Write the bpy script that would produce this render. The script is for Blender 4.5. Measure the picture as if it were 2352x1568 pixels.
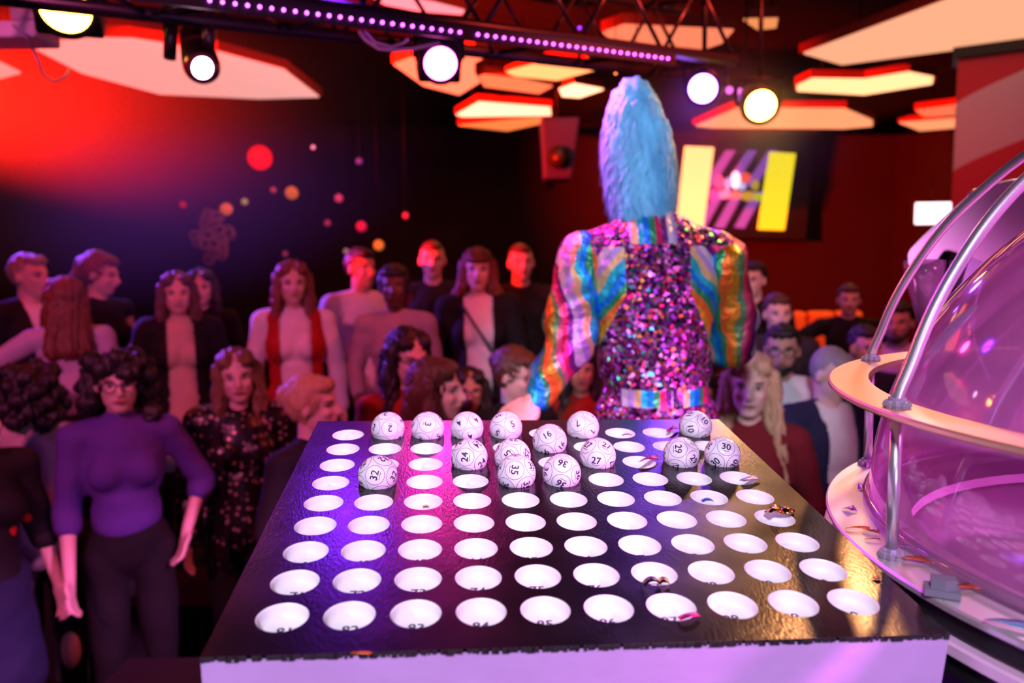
import bpy, bmesh, math, random
import numpy as np
from mathutils import Vector, Matrix
random.seed(7); rng = np.random.default_rng(7)
PI = math.pi
for o in list(bpy.data.objects): bpy.data.objects.remove(o)
SC = bpy.context.scene; COL = SC.collection

# ------------------------------------------------------------------ camera, world, exposure
F = 1747.0; PITCH = math.radians(5.9286); ROLL = math.radians(-0.8242); CAMZ = 2.05
def rayv(x, y, z=1.0):
    xl = x*math.cos(ROLL) + y*math.sin(ROLL); yl = -x*math.sin(ROLL) + y*math.cos(ROLL)
    return np.array([xl, z*math.cos(PITCH) - yl*math.sin(PITCH), -z*math.sin(PITCH) - yl*math.cos(PITCH)])
def W(px, py, d):
    """world point seen at pixel (px,py) at depth d metres from the lens"""
    return rayv((px-1176)/F*d, (py-784)/F*d, d) + np.array([0, 0, CAMZ])
cam = bpy.data.cameras.new('camera'); camo = bpy.data.objects.new('camera', cam); COL.objects.link(camo)
rx, ry, rz = rayv(1, 0, 0), -rayv(0, 1, 0), -rayv(0, 0, 1)
camo.matrix_world = Matrix(((rx[0], ry[0], rz[0], 0), (rx[1], ry[1], rz[1], 0), (rx[2], ry[2], rz[2], CAMZ), (0, 0, 0, 1)))
cam.sensor_width = 36; cam.lens = F/2352*36; cam.clip_start = 0.02
cam.dof.use_dof = True; cam.dof.focus_distance = 0.90; cam.dof.aperture_fstop = 3.6
SC.camera = camo
wd = bpy.data.worlds.new('world'); SC.world = wd; wd.use_nodes = True
wd.node_tree.nodes['Background'].inputs[0].default_value = (0.35, 0.1, 0.5, 1)
wd.node_tree.nodes['Background'].inputs[1].default_value = 0.006
SC.view_settings.view_transform = 'Standard'; SC.view_settings.look = 'None'
SC.view_settings.exposure = 0.0; SC.view_settings.gamma = 1.0; SC.view_settings.use_curve_mapping = False
SC.cycles.use_denoising = True; SC.cycles.max_bounces = 7; SC.cycles.transparent_max_bounces = 16
SC.cycles.diffuse_bounces = 2; SC.cycles.glossy_bounces = 3; SC.cycles.volume_bounces = 0
SC.cycles.sample_clamp_indirect = 4.0; SC.cycles.sample_clamp_direct = 12.0
SC.cycles.volume_step_rate = 1; SC.cycles.volume_max_steps = 64
SC.cycles.caustics_reflective = False; SC.cycles.caustics_refractive = False

def aim(o, p, q):
    o.location = Vector(p); o.rotation_euler = (Vector(q)-Vector(p)).to_track_quat('-Z', 'Y').to_euler()
def spot(name, p, q, col, power, deg=50, blend=.6, size=.05, parent=None):
    l = bpy.data.lights.new(name, 'SPOT'); l.color = col; l.energy = power; l.spot_size = math.radians(deg)
    l.spot_blend = blend; l.shadow_soft_size = size
    o = bpy.data.objects.new(name, l); COL.objects.link(o); aim(o, p, q); return o
def area(name, p, q, col, power, sx, sy=None):
    l = bpy.data.lights.new(name, 'AREA'); l.color = col; l.energy = power; l.shape = 'RECTANGLE'; l.size = sx; l.size_y = sy or sx
    o = bpy.data.objects.new(name, l); COL.objects.link(o); aim(o, p, q); return o
# bare unseen lights around the frame, no fixtures
spot('board_wash_light', (-0.3, -1.5, 3.5), (0.05, .82, 1.70), (.88, .80, 1.0), 370, 25, .5, .15)
spot('performer_wash_light', (-.35, -1.5, 3.3), (.38, 2.1, 2.05), (.80, .76, 1.0), 560, 21, .5, .12)
area('front_low_light', (0.6, -1.3, 1.9), (0.2, .5, 1.6), (.80, .30, 1.0), 14, .6)
spot('magenta_side_light', (2.4, -.3, 3.4), (.98, .85, 1.95), (1.0, .22, .85), 1700, 32, .6, .12)
spot('added_amber_machine_light', (1.5, 2.7, 3.4), (.78, .85, 1.8), (1.0, .40, .14), 130, 26, .5, .1)  # added spot that turns the machine's rings amber
spot('added_magenta_rim_light', (-.3, 2.45, 3.2), (.36, 2.1, 2.25), (1.0, .10, .60), 380, 26, .4, .07)  # added for a magenta rim on wig and shoulders
spot('added_amber_rim_light', (1.9, 2.9, 3.2), (.42, 2.1, 2.2), (1.0, .42, .12), 130, 26, .4, .07)  # added for the amber rim on the performer's other side
spot('pink_crowd_light', (-1.8, -1.0, 3.5), (-1.3, 3.2, 1.3), (1.0, .13, .36), 470, 52, .7, .12)
spot('red_crowd_light', (1.2, 2.9, 3.5), (-1.0, 4.8, 1.8), (1.0, .06, .03), 160, 100, .8, .08)
spot('red_right_crowd_light', (1.4, 2.9, 3.5), (2.6, 5.0, 1.7), (1.0, .09, .04), 100, 75, .8, .08)
spot('pink_right_crowd_light', (2.6, -0.6, 3.5), (1.8, 3.3, 1.4), (1.0, .2, .5), 170, 40, .7, .1)
spot('violet_rim_light', (-4.2, 5.4, 3.25), (-1.4, 4.3, 1.7), (.24, .06, 1.0), 1000, 42, .7, .05)
spot('violet_right_rim_light', (0.9, 6.5, 3.4), (2.0, 3.6, 1.6), (.28, .08, 1.0), 130, 60, .7, .05)
spot('violet_front_light', (-2.4, .6, 3.3), (-1.8, 3.1, 1.4), (.42, .06, 1.0), 24, 60, .8, .08)

# ------------------------------------------------------------------ node helpers / materials
def newmat(name):
    m = bpy.data.materials.new(name); m.use_nodes = True
    return m, m.node_tree, m.node_tree.nodes['Principled BSDF']
def pm(name, col, rough=.5, metal=0., spec=.5, bump=0., bscale=60., emit=None, estr=1., var=0., vscale=8., stretch=None, coat=0.):
    m, t, b = newmat(name)
    b.inputs['Base Color'].default_value = (*col, 1); b.inputs['Roughness'].default_value = rough
    b.inputs['Metallic'].default_value = metal; b.inputs['Specular IOR Level'].default_value = spec
    b.inputs['Coat Weight'].default_value = coat
    if emit: b.inputs['Emission Color'].default_value = (*emit, 1); b.inputs['Emission Strength'].default_value = estr
    if bump or var:
        tc = t.nodes.new('ShaderNodeTexCoord'); mp = t.nodes.new('ShaderNodeMapping'); t.links.new(tc.outputs['Object'], mp.inputs[0])
        if stretch: mp.inputs['Scale'].default_value = stretch
        n = t.nodes.new('ShaderNodeTexNoise'); n.inputs['Scale'].default_value = bscale; n.inputs['Detail'].default_value = 5
        t.links.new(mp.outputs[0], n.inputs['Vector'])
        if bump:
            bp = t.nodes.new('ShaderNodeBump'); bp.inputs['Strength'].default_value = bump; bp.inputs['Distance'].default_value = .004
            t.links.new(n.outputs['Fac'], bp.inputs['Height']); t.links.new(bp.outputs[0], b.inputs['Normal'])
        if var:
            n2 = t.nodes.new('ShaderNodeTexNoise'); n2.inputs['Scale'].default_value = vscale; n2.inputs['Detail'].default_value = 4
            t.links.new(mp.outputs[0], n2.inputs['Vector'])
            mx = t.nodes.new('ShaderNodeMix'); mx.data_type = 'RGBA'
            mx.inputs[6].default_value = (*[c*(1-var) for c in col], 1); mx.inputs[7].default_value = (*[min(1, c*(1+var)) for c in col], 1)
            t.links.new(n2.outputs['Fac'], mx.inputs[0]); t.links.new(mx.outputs[2], b.inputs['Base Color'])
    return m
def emat(name, col, s):
    m, t, b = newmat(name); b.inputs['Base Color'].default_value = (*[min(1, c) for c in col], 1)
    b.inputs['Emission Color'].default_value = (*col, 1); b.inputs['Emission Strength'].default_value = s; b.inputs['Roughness'].default_value = .6
    return m
def mth(t, op, a, b=None, c=None):
    n = t.nodes.new('ShaderNodeMath'); n.operation = op
    for i, v in enumerate((a, b, c)):
        if v is None: continue
        if isinstance(v, (int, float)): n.inputs[i].default_value = v
        else: t.links.new(v, n.inputs[i])
    return n.outputs[0]
def mixc(t, f, a, b):
    n = t.nodes.new('ShaderNodeMix'); n.data_type = 'RGBA'
    for i, v in ((0, f), (6, a), (7, b)):
        if isinstance(v, (int, float)): n.inputs[i].default_value = v
        elif isinstance(v, tuple): n.inputs[i].default_value = (*v, 1)
        else: t.links.new(v, n.inputs[i])
    return n.outputs[2]
def skin_mat(name, col, lip, brow=(.05, .025, .015)):
    m, t, b = newmat(name); b.inputs['Roughness'].default_value = .5
    a = t.nodes.new('ShaderNodeAttribute'); a.attribute_name = 'hco'
    s = t.nodes.new('ShaderNodeSeparateXYZ'); t.links.new(a.outputs['Vector'], s.inputs[0])
    X, Y, Z = s.outputs; ax = mth(t, 'ABSOLUTE', X); front = mth(t, 'LESS_THAN', Y, -.045)
    def ell(cx, cz, w, h):
        u = mth(t, 'DIVIDE', mth(t, 'SUBTRACT', ax, cx), w); v = mth(t, 'DIVIDE', mth(t, 'SUBTRACT', Z, cz), h)
        r = mth(t, 'ADD', mth(t, 'MULTIPLY', u, u), mth(t, 'MULTIPLY', v, v))
        return mth(t, 'MULTIPLY', mth(t, 'LESS_THAN', r, 1.0), front)
    c = mixc(t, ell(.031, .004, .017, .010), col, tuple(x*.45 for x in col))
    c = mixc(t, ell(.031, .004, .013, .0065), c, (.75, .72, .7))
    c = mixc(t, ell(.031, .004, .0062, .0066), c, (.02, .012, .01))
    c = mixc(t, ell(.031, .012, .016, .003), c, (.02, .01, .01))
    c = mixc(t, ell(.033, .025, .018, .0042), c, brow)
    c = mixc(t, ell(0, -.058, .024, .0085), c, lip)
    c = mixc(t, ell(.0, -.0575, .019, .002), c, (.12, .02, .02))
    t.links.new(c, b.inputs['Base Color']); return m

SKIN = {'pale': skin_mat('pale_skin', (.74, .50, .42), (.50, .13, .13)), 'tan': skin_mat('tan_skin', (.50, .29, .20), (.34, .12, .10)),
        'dark': skin_mat('dark_skin', (.12, .055, .035), (.10, .03, .03)), 'smile': skin_mat('smiling_skin', (.72, .48, .40), (.62, .30, .28))}
def hairm(name, c): return pm(name, c, .42, 0, .5, bump=.6, bscale=40, var=.35, vscale=30, stretch=(6, 6, .8))
HAIR = {'brown': hairm('brown_hair', (.09, .035, .018)), 'black': hairm('black_hair', (.018, .012, .012)), 'blonde': hairm('blonde_hair', (.52, .34, .19)),
        'auburn': hairm('auburn_hair', (.17, .045, .02)), 'darkblonde': hairm('dark_blonde_hair', (.20, .10, .04)), 'grey': hairm('grey_hair', (.30, .27, .27))}
def cloth(name, c, r=.85): return pm(name, c, r, 0, .25, bump=.5, bscale=35, var=.12, vscale=20)
CL = {'black': cloth('black_cloth', (.010, .009, .010)), 'white': cloth('white_cloth', (.80, .78, .80)), 'lav': cloth('lavender_knit', (.55, .45, .60)),
      'cream': cloth('cream_top', (.62, .47, .34)), 'redvest': cloth('red_vest_cloth', (.42, .015, .012)), 'purple': cloth('purple_knit', (.11, .05, .30)),
      'greyknit': cloth('grey_knit', (.42, .33, .36)), 'maroon': cloth('maroon_cloth', (.16, .012, .02)), 'navy': cloth('navy_cloth', (.02, .02, .06)),
      'denim': cloth('dark_denim', (.02, .025, .07)), 'red': cloth('red_cloth', (.28, .02, .012)), 'darkbrown': cloth('dark_brown_cloth', (.07, .025, .018)),
      'lilac': cloth('pale_coat_cloth', (.62, .47, .45)), 'charcoal': cloth('charcoal_cloth', (.03, .024, .03))}
def dotted(name, base, dot, scale, thr, rough=.35, metal=0.):
    m, t, b = newmat(name); tc = t.nodes.new('ShaderNodeTexCoord'); v = t.nodes.new('ShaderNodeTexVoronoi'); v.inputs['Scale'].default_value = scale
    t.links.new(tc.outputs['Object'], v.inputs[0])
    f = mth(t, 'LESS_THAN', v.outputs['Distance'], thr); g = t.nodes.new('ShaderNodeSeparateColor'); t.links.new(v.outputs['Color'], g.inputs[0])
    f = mth(t, 'MULTIPLY', f, mth(t, 'GREATER_THAN', g.outputs[0], .55))
    t.links.new(mixc(t, f, base, dot), b.inputs['Base Color']); b.inputs['Roughness'].default_value = rough; b.inputs['Metallic'].default_value = metal
    return m
CL['reddot'] = dotted('black_knit_with_red_dots', (.008, .006, .008), (.9, .03, .015), 11, .24, .8)
CL['sequin'] = dotted('black_sequin_cloth', (.010, .008, .009), (.45, .30, .26), 45, .35, .35, .3)
BLACKMETAL = pm('black_painted_metal', (.012, .011, .013), .45, .3)
CHROME = pm('polished_chrome', (.85, .80, .90), .26, .85)
DARKPLASTIC = pm('dark_plastic', (.02, .02, .022), .4)

# ------------------------------------------------------------------ mesh helpers
def tag(o, label=None, cat=None, group=None, kind=None):
    if label: o['label'] = label
    if cat: o['category'] = cat
    if group: o['group'] = group
    if kind: o['kind'] = kind
    return o
def link(name, me, parent=None, loc=None):
    o = bpy.data.objects.new(name, me); COL.objects.link(o)
    if parent is not None: o.parent = parent
    if loc is not None: o.location = Vector(loc)
    return o
def empty(name, loc=(0, 0, 0), rot=None):
    o = bpy.data.objects.new(name, None); o.empty_display_size = .05; COL.objects.link(o); o.location = Vector(loc)
    if rot is not None: o.rotation_euler = rot
    return o
class Sh:
    def __init__(s): s.V = []; s.F = []; s.M = []; s.n = 0; s.mi = 0
    def add(s, V, Fc):
        V = np.asarray(V, float); s.V.append(V)
        for f in Fc: s.F.append([i+s.n for i in f]); s.M.append(s.mi)
        s.n += len(V); return s
    def cone(s, p0, p1, r0, r1=None, n=14, caps=True):
        p0 = np.array(p0, float); p1 = np.array(p1, float); r1 = r0 if r1 is None else r1
        d = p1-p0; L = np.linalg.norm(d); d = d/(L+1e-12)
        a = np.array([0, 0, 1.]) if abs(d[2]) < .9 else np.array([1., 0, 0]); e = np.cross(a, d); e /= np.linalg.norm(e); g = np.cross(d, e)
        prof = []
        if caps:
            for k in range(4): th = -PI/2 + (k+.35)/4*PI/2; prof.append((r0*math.sin(th), r0*math.cos(th)))
        prof += [(0, r0), (L, r1)]
        if caps:
            for k in range(4): th = (k+.65)/4*PI/2; prof.append((L+r1*math.sin(th), r1*math.cos(th)))
        V = [p0 + d*z + (e*math.cos(t)+g*math.sin(t))*r for z, r in prof for t in np.linspace(0, 2*PI, n, endpoint=False)]
        Fc = [[i*n+j, i*n+(j+1) % n, (i+1)*n+(j+1) % n, (i+1)*n+j] for i in range(len(prof)-1) for j in range(n)]
        Fc.append([j for j in range(n)][::-1]); Fc.append([(len(prof)-1)*n+j for j in range(n)])
        return s.add(V, Fc)
    def tube(s, pts, r, n=10):
        pts = [np.array(p, float) for p in pts]; rr = r if hasattr(r, '__len__') else [r]*len(pts)
        V = []; up = None
        for i, p in enumerate(pts):
            d = pts[min(i+1, len(pts)-1)] - pts[max(i-1, 0)]; d /= np.linalg.norm(d)+1e-12
            if up is None:
                a = np.array([0, 0, 1.]) if abs(d[2]) < .9 else np.array([1., 0, 0]); up = np.cross(np.cross(d, a), d)
            up = up - d*(up@d); up /= np.linalg.norm(up); g = np.cross(d, up)
            V += [p + (up*math.cos(t)+g*math.sin(t))*rr[i] for t in np.linspace(0, 2*PI, n, endpoint=False)]
        Fc = [[i*n+j, i*n+(j+1) % n, (i+1)*n+(j+1) % n, (i+1)*n+j] for i in range(len(pts)-1) for j in range(n)]
        Fc.append([j for j in range(n)][::-1]); Fc.append([(len(pts)-1)*n+j for j in range(n)])
        return s.add(V, Fc)
    def ell(s, c, r, R=None, n=18, m=12):
        if not hasattr(r, '__len__'): r = (r, r, r)
        V = []
        for i in range(1, m):
            th = PI*i/m
            for j in range(n): ph = 2*PI*j/n; V.append((math.sin(th)*math.cos(ph)*r[0], math.sin(th)*math.sin(ph)*r[1], math.cos(th)*r[2]))
        V += [(0, 0, r[2]), (0, 0, -r[2])]; V = np.array(V)
        if R is not None: V = V @ np.array(R).T
        V = V + np.array(c); Fc = [[i*n+j, (i+1)*n+j, (i+1)*n+(j+1) % n, i*n+(j+1) % n] for i in range(m-2) for j in range(n)]
        t = (m-1)*n
        Fc += [[t, j, (j+1) % n] for j in range(n)] + [[t+1, (m-2)*n+(j+1) % n, (m-2)*n+j] for j in range(n)]
        return s.add(V, Fc)
    def box(s, lo, hi):
        x0, y0, z0 = lo; x1, y1, z1 = hi
        return s.add([(x0, y0, z0), (x1, y0, z0), (x1, y1, z0), (x0, y1, z0), (x0, y0, z1), (x1, y0, z1), (x1, y1, z1), (x0, y1, z1)],
                     [[0, 3, 2, 1], [4, 5, 6, 7], [0, 1, 5, 4], [1, 2, 6, 5], [2, 3, 7, 6], [3, 0, 4, 7]])
    def lathe(s, prof, n=48, c=(0, 0, 0), closed=False):
        V = [(c[0]+r*math.cos(t), c[1]+r*math.sin(t), c[2]+z) for r, z in prof for t in np.linspace(0, 2*PI, n, endpoint=False)]
        k = len(prof); rng_ = range(k if closed else k-1)
        Fc = [[i*n+j, i*n+(j+1) % n, ((i+1) % k)*n+(j+1) % n, ((i+1) % k)*n+j] for i in rng_ for j in range(n)]
        return s.add(V, Fc)
    def prism(s, poly, vec):
        P = [np.array(p, float) for p in poly]; v = np.array(vec, float); n = len(P)
        return s.add(P+[p+v for p in P], [list(range(n))[::-1], list(range(n, 2*n))] + [[i, (i+1) % n, n+(i+1) % n, n+i] for i in range(n)])
    def mesh(s, name, mats, smooth=True, M=None):
        me = bpy.data.meshes.new(name); V = np.concatenate(s.V) if s.V else np.zeros((0, 3))
        if M is not None: V = V @ M[:3, :3].T + M[:3, 3]
        me.from_pydata(V.tolist(), [], s.F)
        for m in (mats if isinstance(mats, (list, tuple)) else [mats]): me.materials.append(m)
        me.polygons.foreach_set('material_index', s.M); me.polygons.foreach_set('use_smooth', [smooth]*len(s.F)); me.update(); return me
    def obj(s, name, mats, parent=None, loc=None, smooth=True, bevel=0., M=None):
        o = link(name, s.mesh(name, mats, smooth, M), parent, loc)
        bm = bmesh.new(); bm.from_mesh(o.data); bmesh.ops.recalc_face_normals(bm, faces=bm.faces); bm.to_mesh(o.data); bm.free()
        if bevel:
            b = o.modifiers.new('bevel', 'BEVEL'); b.width = bevel; b.segments = 2; b.limit_method = 'ANGLE'
        return o
DEFER = []
def solid(sh, name, mat, parent=None, loc=None, voxel=.010, smooth=3, post=None, M=None):
    """overlapping primitives fused into one continuous surface (resolved together at the end)"""
    o = link(name, sh.mesh(name, mat, True, M), parent, loc)
    r = o.modifiers.new('r', 'REMESH'); r.mode = 'VOXEL'; r.voxel_size = voxel
    if smooth: q = o.modifiers.new('s', 'SMOOTH'); q.factor = .5; q.iterations = smooth
    DEFER.append((o, mat, post)); return o
def resolve():
    dg = bpy.context.evaluated_depsgraph_get(); dg.update()
    new = []
    for o, mat, post in DEFER:
        me = bpy.data.meshes.new_from_object(o.evaluated_get(dg)); new.append(me)
    for (o, mat, post), me in zip(DEFER, new):
        old = o.data; o.modifiers.clear(); nm = old.name; o.data = me; bpy.data.meshes.remove(old); me.name = nm
        me.materials.clear()
        for m in (mat if isinstance(mat, (list, tuple)) else [mat]): me.materials.append(m)
        n = len(me.vertices); co = np.empty(n*3); me.vertices.foreach_get('co', co); co = co.reshape(-1, 3)
        if post:
            nr = np.empty(n*3); me.vertices.foreach_get('normal', nr); co2 = post(me, co, nr.reshape(-1, 3))
            if co2 is not None: me.vertices.foreach_set('co', co2.ravel())
        me.polygons.foreach_set('use_smooth', [True]*len(me.polygons)); me.update()
def rot(ax, deg):
    a = math.radians(deg); c, s = math.cos(a), math.sin(a)
    return np.array({'x': [[1, 0, 0], [0, c, -s], [0, s, c]], 'y': [[c, 0, s], [0, 1, 0], [-s, 0, c]], 'z': [[c, -s, 0], [s, c, 0], [0, 0, 1]]}[ax])

# ------------------------------------------------------------------ glyphs
GL = {}
def make_glyphs(strings):
    obs = []
    for s_ in strings:
        cu = bpy.data.curves.new('g', 'FONT'); cu.body = s_; cu.resolution_u = 3; cu.offset = .022; o = bpy.data.objects.new('g', cu); COL.objects.link(o); obs.append((s_, o))
    dg = bpy.context.evaluated_depsgraph_get(); dg.update()
    for s_, o in obs:
        me = bpy.data.meshes.new_from_object(o.evaluated_get(dg)); bm = bmesh.new(); bm.from_mesh(me)
        bmesh.ops.triangulate(bm, faces=bm.faces)
        for _ in range(2):
            bmesh.ops.subdivide_edges(bm, edges=[e for e in bm.edges if e.calc_length() > .14], cuts=1); bmesh.ops.triangulate(bm, faces=bm.faces)
        bm.verts.ensure_lookup_table(); V = np.array([v.co[:2] for v in bm.verts]); Fc = [[v.index for v in f.verts] for f in bm.faces]
        lo, hi = V.min(0), V.max(0); V = (V-(lo+hi)/2)/(hi[1]-lo[1]); GL[s_] = (V, Fc, (hi[0]-lo[0])/(hi[1]-lo[1]))
        bm.free(); bpy.data.meshes.remove(me); cu = o.data; bpy.data.objects.remove(o); bpy.data.curves.remove(cu)
make_glyphs([str(i) for i in range(1, 91)] + ['EXIT'])

# ================================================================== SETTING
STAGE = .70; RISE = .38
WALLM = pm('matt_black_wall', (.030, .014, .016), .8, bump=.2, bscale=9, var=.3, vscale=1.5)
CEILM = pm('black_ceiling', (.012, .010, .014), .9)
def struct(name, lo, hi, m):
    o = Sh().box(lo, hi).obj(name, m, smooth=False); o['kind'] = 'structure'; return o
struct('floor', (-6.6, -3, -.1), (5.6, 10.2, 0), pm('dark_wood_floor', (.02, .012, .012), .35, var=.3, vscale=5))
struct('trim_1', (-5.6, 3.62, 0), (5.0, 10.0, RISE), pm('black_riser_carpet', (.012, .008, .010), .9, bump=.4, bscale=80))
struct('trim_2', (-1.35, -2.2, 0), (2.9, 2.52, STAGE), pm('black_stage_floor', (.012, .011, .014), .5, bump=.2, bscale=50))
struct('wall_back', (-6.6, 10.0, 0), (5.6, 10.2, 4.0), WALLM)
struct('wall_left', (-5.8, -3, 0), (-5.6, 10.0, 4.0), WALLM)
struct('wall_right', (5.0, -3, 0), (5.2, 10.0, 4.0), WALLM)
struct('wall_front', (-6.6, -3.2, 0), (5.6, -3.0, 4.0), WALLM)
struct('ceiling', (-6.6, -3, 3.8), (5.6, 10.2, 3.9), CEILM)

# ceiling light panels ------------------------------------------------
PZ = 3.42
def on_plane(px, py, z):
    d = rayv((px-1176)/F, (py-784)/F, 1.0); t = (z-CAMZ)/d[2]; return np.array([d[0]*t, d[1]*t, z])
FRM = pm('panel_edge_with_orange_glow', (.55, .14, .04), .6)  # orange spill from the panels put into the edge colour
def panel(poly, col, s, label, z=PZ, th=.06):
    P = [on_plane(x, y, z) for x, y in poly]; c = np.mean(P, 0); c[2] = z
    root = empty('ceiling_light_panel', (c[0], c[1], z)); tag(root, label, 'ceiling light', 'angular light panels under the black ceiling')
    Q = [p-c for p in P]; inner = [q*.965 for q in Q]
    Sh().prism(Q, (0, 0, th)).obj('panel_frame', FRM, root, smooth=False)
    Sh().prism([q+np.array([0, 0, -.012]) for q in inner], (0, 0, .0118)).obj('diffuser', emat('glowing_panel', col, s), root, smooth=False)
    s2 = Sh()
    for q in (Q[0], Q[len(Q)//2]): s2.cone(q*.6+np.array([0, 0, th]), q*.6+np.array([0, 0, 3.8-z]), .006, caps=False, n=6)
    s2.obj('suspension_wire', BLACKMETAL, root)
    return root
PE = (1.0, .42, .24)
panel([(45, 95), (215, 82), (300, 84), (500, 115), (660, 158), (742, 222), (600, 226), (365, 215), (180, 165)], (1.0, .46, .42), .95, 'large pale pink hexagonal ceiling panel behind the moving head light at top left')  # red haze tint put into this panel's glow colour
panel([(-120, 112), (0, 140), (50, 165), (0, 178), (-120, 190)], (1.0, .40, .38), .9, 'pink ceiling panel tip cut by the left edge of the photo')
panel([(1835, 122), (2160, 0), (2260, -42), (2560, -70), (2560, 62), (2352, 92), (1925, 148)], (1.0, .45, .25), 1.0, 'largest peach ceiling panel at top right')
panel([(1825, 195), (1862, 178), (1985, 180), (2090, 163), (2150, 175), (2147, 190), (1985, 216), (1825, 207)], (1.0, .50, .22), 1.9, 'bright chevron-shaped ceiling panel above the striped pillar edge')
panel([(1590, 288), (1690, 245), (1945, 247), (2010, 275), (2010, 288), (1940, 294), (1630, 292)], (1.0, .36, .16), 1.1, 'wide orange ceiling panel directly behind the amber stage light')
panel([(2062, 280), (2205, 270), (2280, 268), (2280, 288), (2205, 291), (2110, 299)], (1.0, .33, .14), 1.1, 'low orange ceiling panel meeting the left edge of the pillar')
panel([(2100, 252), (2205, 238), (2280, 232), (2280, 255), (2205, 263), (2120, 266)], (1.0, .22, .09), .8, 'dim orange ceiling panel just above another beside the pillar')
panel([(2115, 337), (2135, 326), (2205, 323), (2280, 322), (2280, 346), (2205, 348), (2140, 350)], (1.0, .34, .2), 1.0, 'small farthest ceiling panel near the pillar, lowest in view')
panel([(900, 145), (940, 130), (1090, 112), (1125, 122), (1092, 140), (1092, 168), (1105, 186), (1055, 217), (970, 195)], (1.0, .34, .17), 1.0, 'orange ceiling panel framing the magenta stage light')
panel([(1160, 163), (1235, 143), (1350, 132), (1398, 150), (1280, 182), (1180, 172)], (1.0, .48, .16), 1.5, 'yellow-orange ceiling panel under the right end of the light strip')
panel([(1098, 174), (1112, 170), (1200, 180), (1272, 196), (1240, 213), (1110, 196)], (1.0, .28, .11), .9, 'dull orange slanted ceiling panel right of the magenta light')
panel([(1283, 203), (1318, 190), (1388, 203), (1332, 222), (1290, 219)], (1.0, .52, .28), 2.6, 'small white-hot ceiling panel left of the tall wig')
panel([(1045, 262), (1098, 232), (1268, 245), (1270, 263), (1060, 266)], (1.0, .52, .30), 2.2, 'long white-hot ceiling panel in the middle of the room')
panel([(1050, 286), (1240, 268), (1280, 274), (1165, 299), (1100, 292)], (1.0, .28, .07), .9, 'thin orange ceiling panel just below the long white-hot one')
panel([(1380, 72), (1430, 54), (1690, 66), (1662, 96), (1620, 110), (1400, 88)], (1.0, .24, .12), 1.05, 'salmon ceiling panel seen through the truss braces')
panel([(1706, 42), (1788, 40), (1784, 60), (1740, 65)], (1.0, .33, .11), .9, 'tiny orange ceiling panel right of the truss')
panel([(840, -18), (905, -12), (1000, 4), (1070, 22), (1064, 30), (960, 22), (880, 6)], (1.0, .45, .55), .8, 'pale panel peeking over the truss at top centre', z=3.6)

# pillar with painted swirls ------------------------------------------------
def swirl_mat():
    m, t, b = newmat('swirl_painted_pillar'); tc = t.nodes.new('ShaderNodeTexCoord'); s = t.nodes.new('ShaderNodeSeparateXYZ'); t.links.new(tc.outputs['Object'], s.inputs[0])
    X, Y, Z = s.outputs; u = X
    v = mth(t, 'SUBTRACT', Z, mth(t, 'MULTIPLY', mth(t, 'POWER', mth(t, 'MAXIMUM', u, .001), .8), .38))
    fr = mth(t, 'FRACT', mth(t, 'DIVIDE', mth(t, 'ADD', v, .73), .88)); f = mth(t, 'LESS_THAN', fr, .5)
    t.links.new(mixc(t, f, (.50, .004, .045), (.62, .42, .66)), b.inputs['Base Color']); b.inputs['Roughness'].default_value = .5; return m
pp = on_plane(2203, 140, CAMZ+1.33); pd = 5.0; pz = W(2200, 135, pd)
pil = Sh().box((0, 0, -pz[2]), (1.5, .24, 0)).obj('painted_pillar', swirl_mat(), loc=(pz[0], pz[1], pz[2]), smooth=False, bevel=.01)
tag(pil, 'wide pillar painted with red and lilac swirls at the right', 'pillar')
pil.rotation_euler = (0, 0, -.53)
Sh().box((-.03, -.03, 0), (1.53, .27, 3.8-pz[2]-.002)).obj('pillar_cap', BLACKMETAL, pil, smooth=False)

# H screen ------------------------------------------------
sd = 9.6; YEL = emat('yellow_screen_light', (1.0, .82, .02), .95); YELP = emat('pale_yellow_screen_light', (1.0, .86, .30), 1.15)
sroot = empty('wall_screen', W(1690, 430, sd)); tag(sroot, 'black wall screen showing two yellow slanted bars, purple stripes and a small colourful logo', 'screen')
def spoly(pts, d=sd): c = np.array(sroot.location); return [W(x, y, d)-c for x, y in pts]
Sh().prism(spoly([(1532, 312), (1868, 325), (1850, 550), (1515, 545)]), (0, .12, 0)).obj('screen_housing', DARKPLASTIC, sroot, smooth=False)
for k, (pts, m) in enumerate((([(1573, 335), (1641, 338), (1616, 528), (1553, 515)], YELP), ([(1767, 348), (1829, 352), (1803, 529), (1740, 527)], YEL))):
    Sh().prism(spoly(pts, sd-.03), (0, .025, 0)).obj('yellow_bar', m, sroot, smooth=False, bevel=.02)
PUR = emat('purple_screen_stripe', (.26, .08, .42), .85)
for x0 in (1652, 1702, 1750):
    Sh().prism(spoly([(x0+15, 345), (x0+38, 345), (x0-16, 432), (x0-38, 425)], sd-.025), (0, .02, 0)).obj('purple_stripe', PUR, sroot, smooth=False)
for x0 in (1628, 1672, 1718):
    Sh().prism(spoly([(x0+15, 440), (x0+38, 440), (x0-8, 524), (x0-31, 522)], sd-.025), (0, .02, 0)).obj('purple_stripe', PUR, sroot, smooth=False)
lg = Sh(); lgm = []
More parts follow.
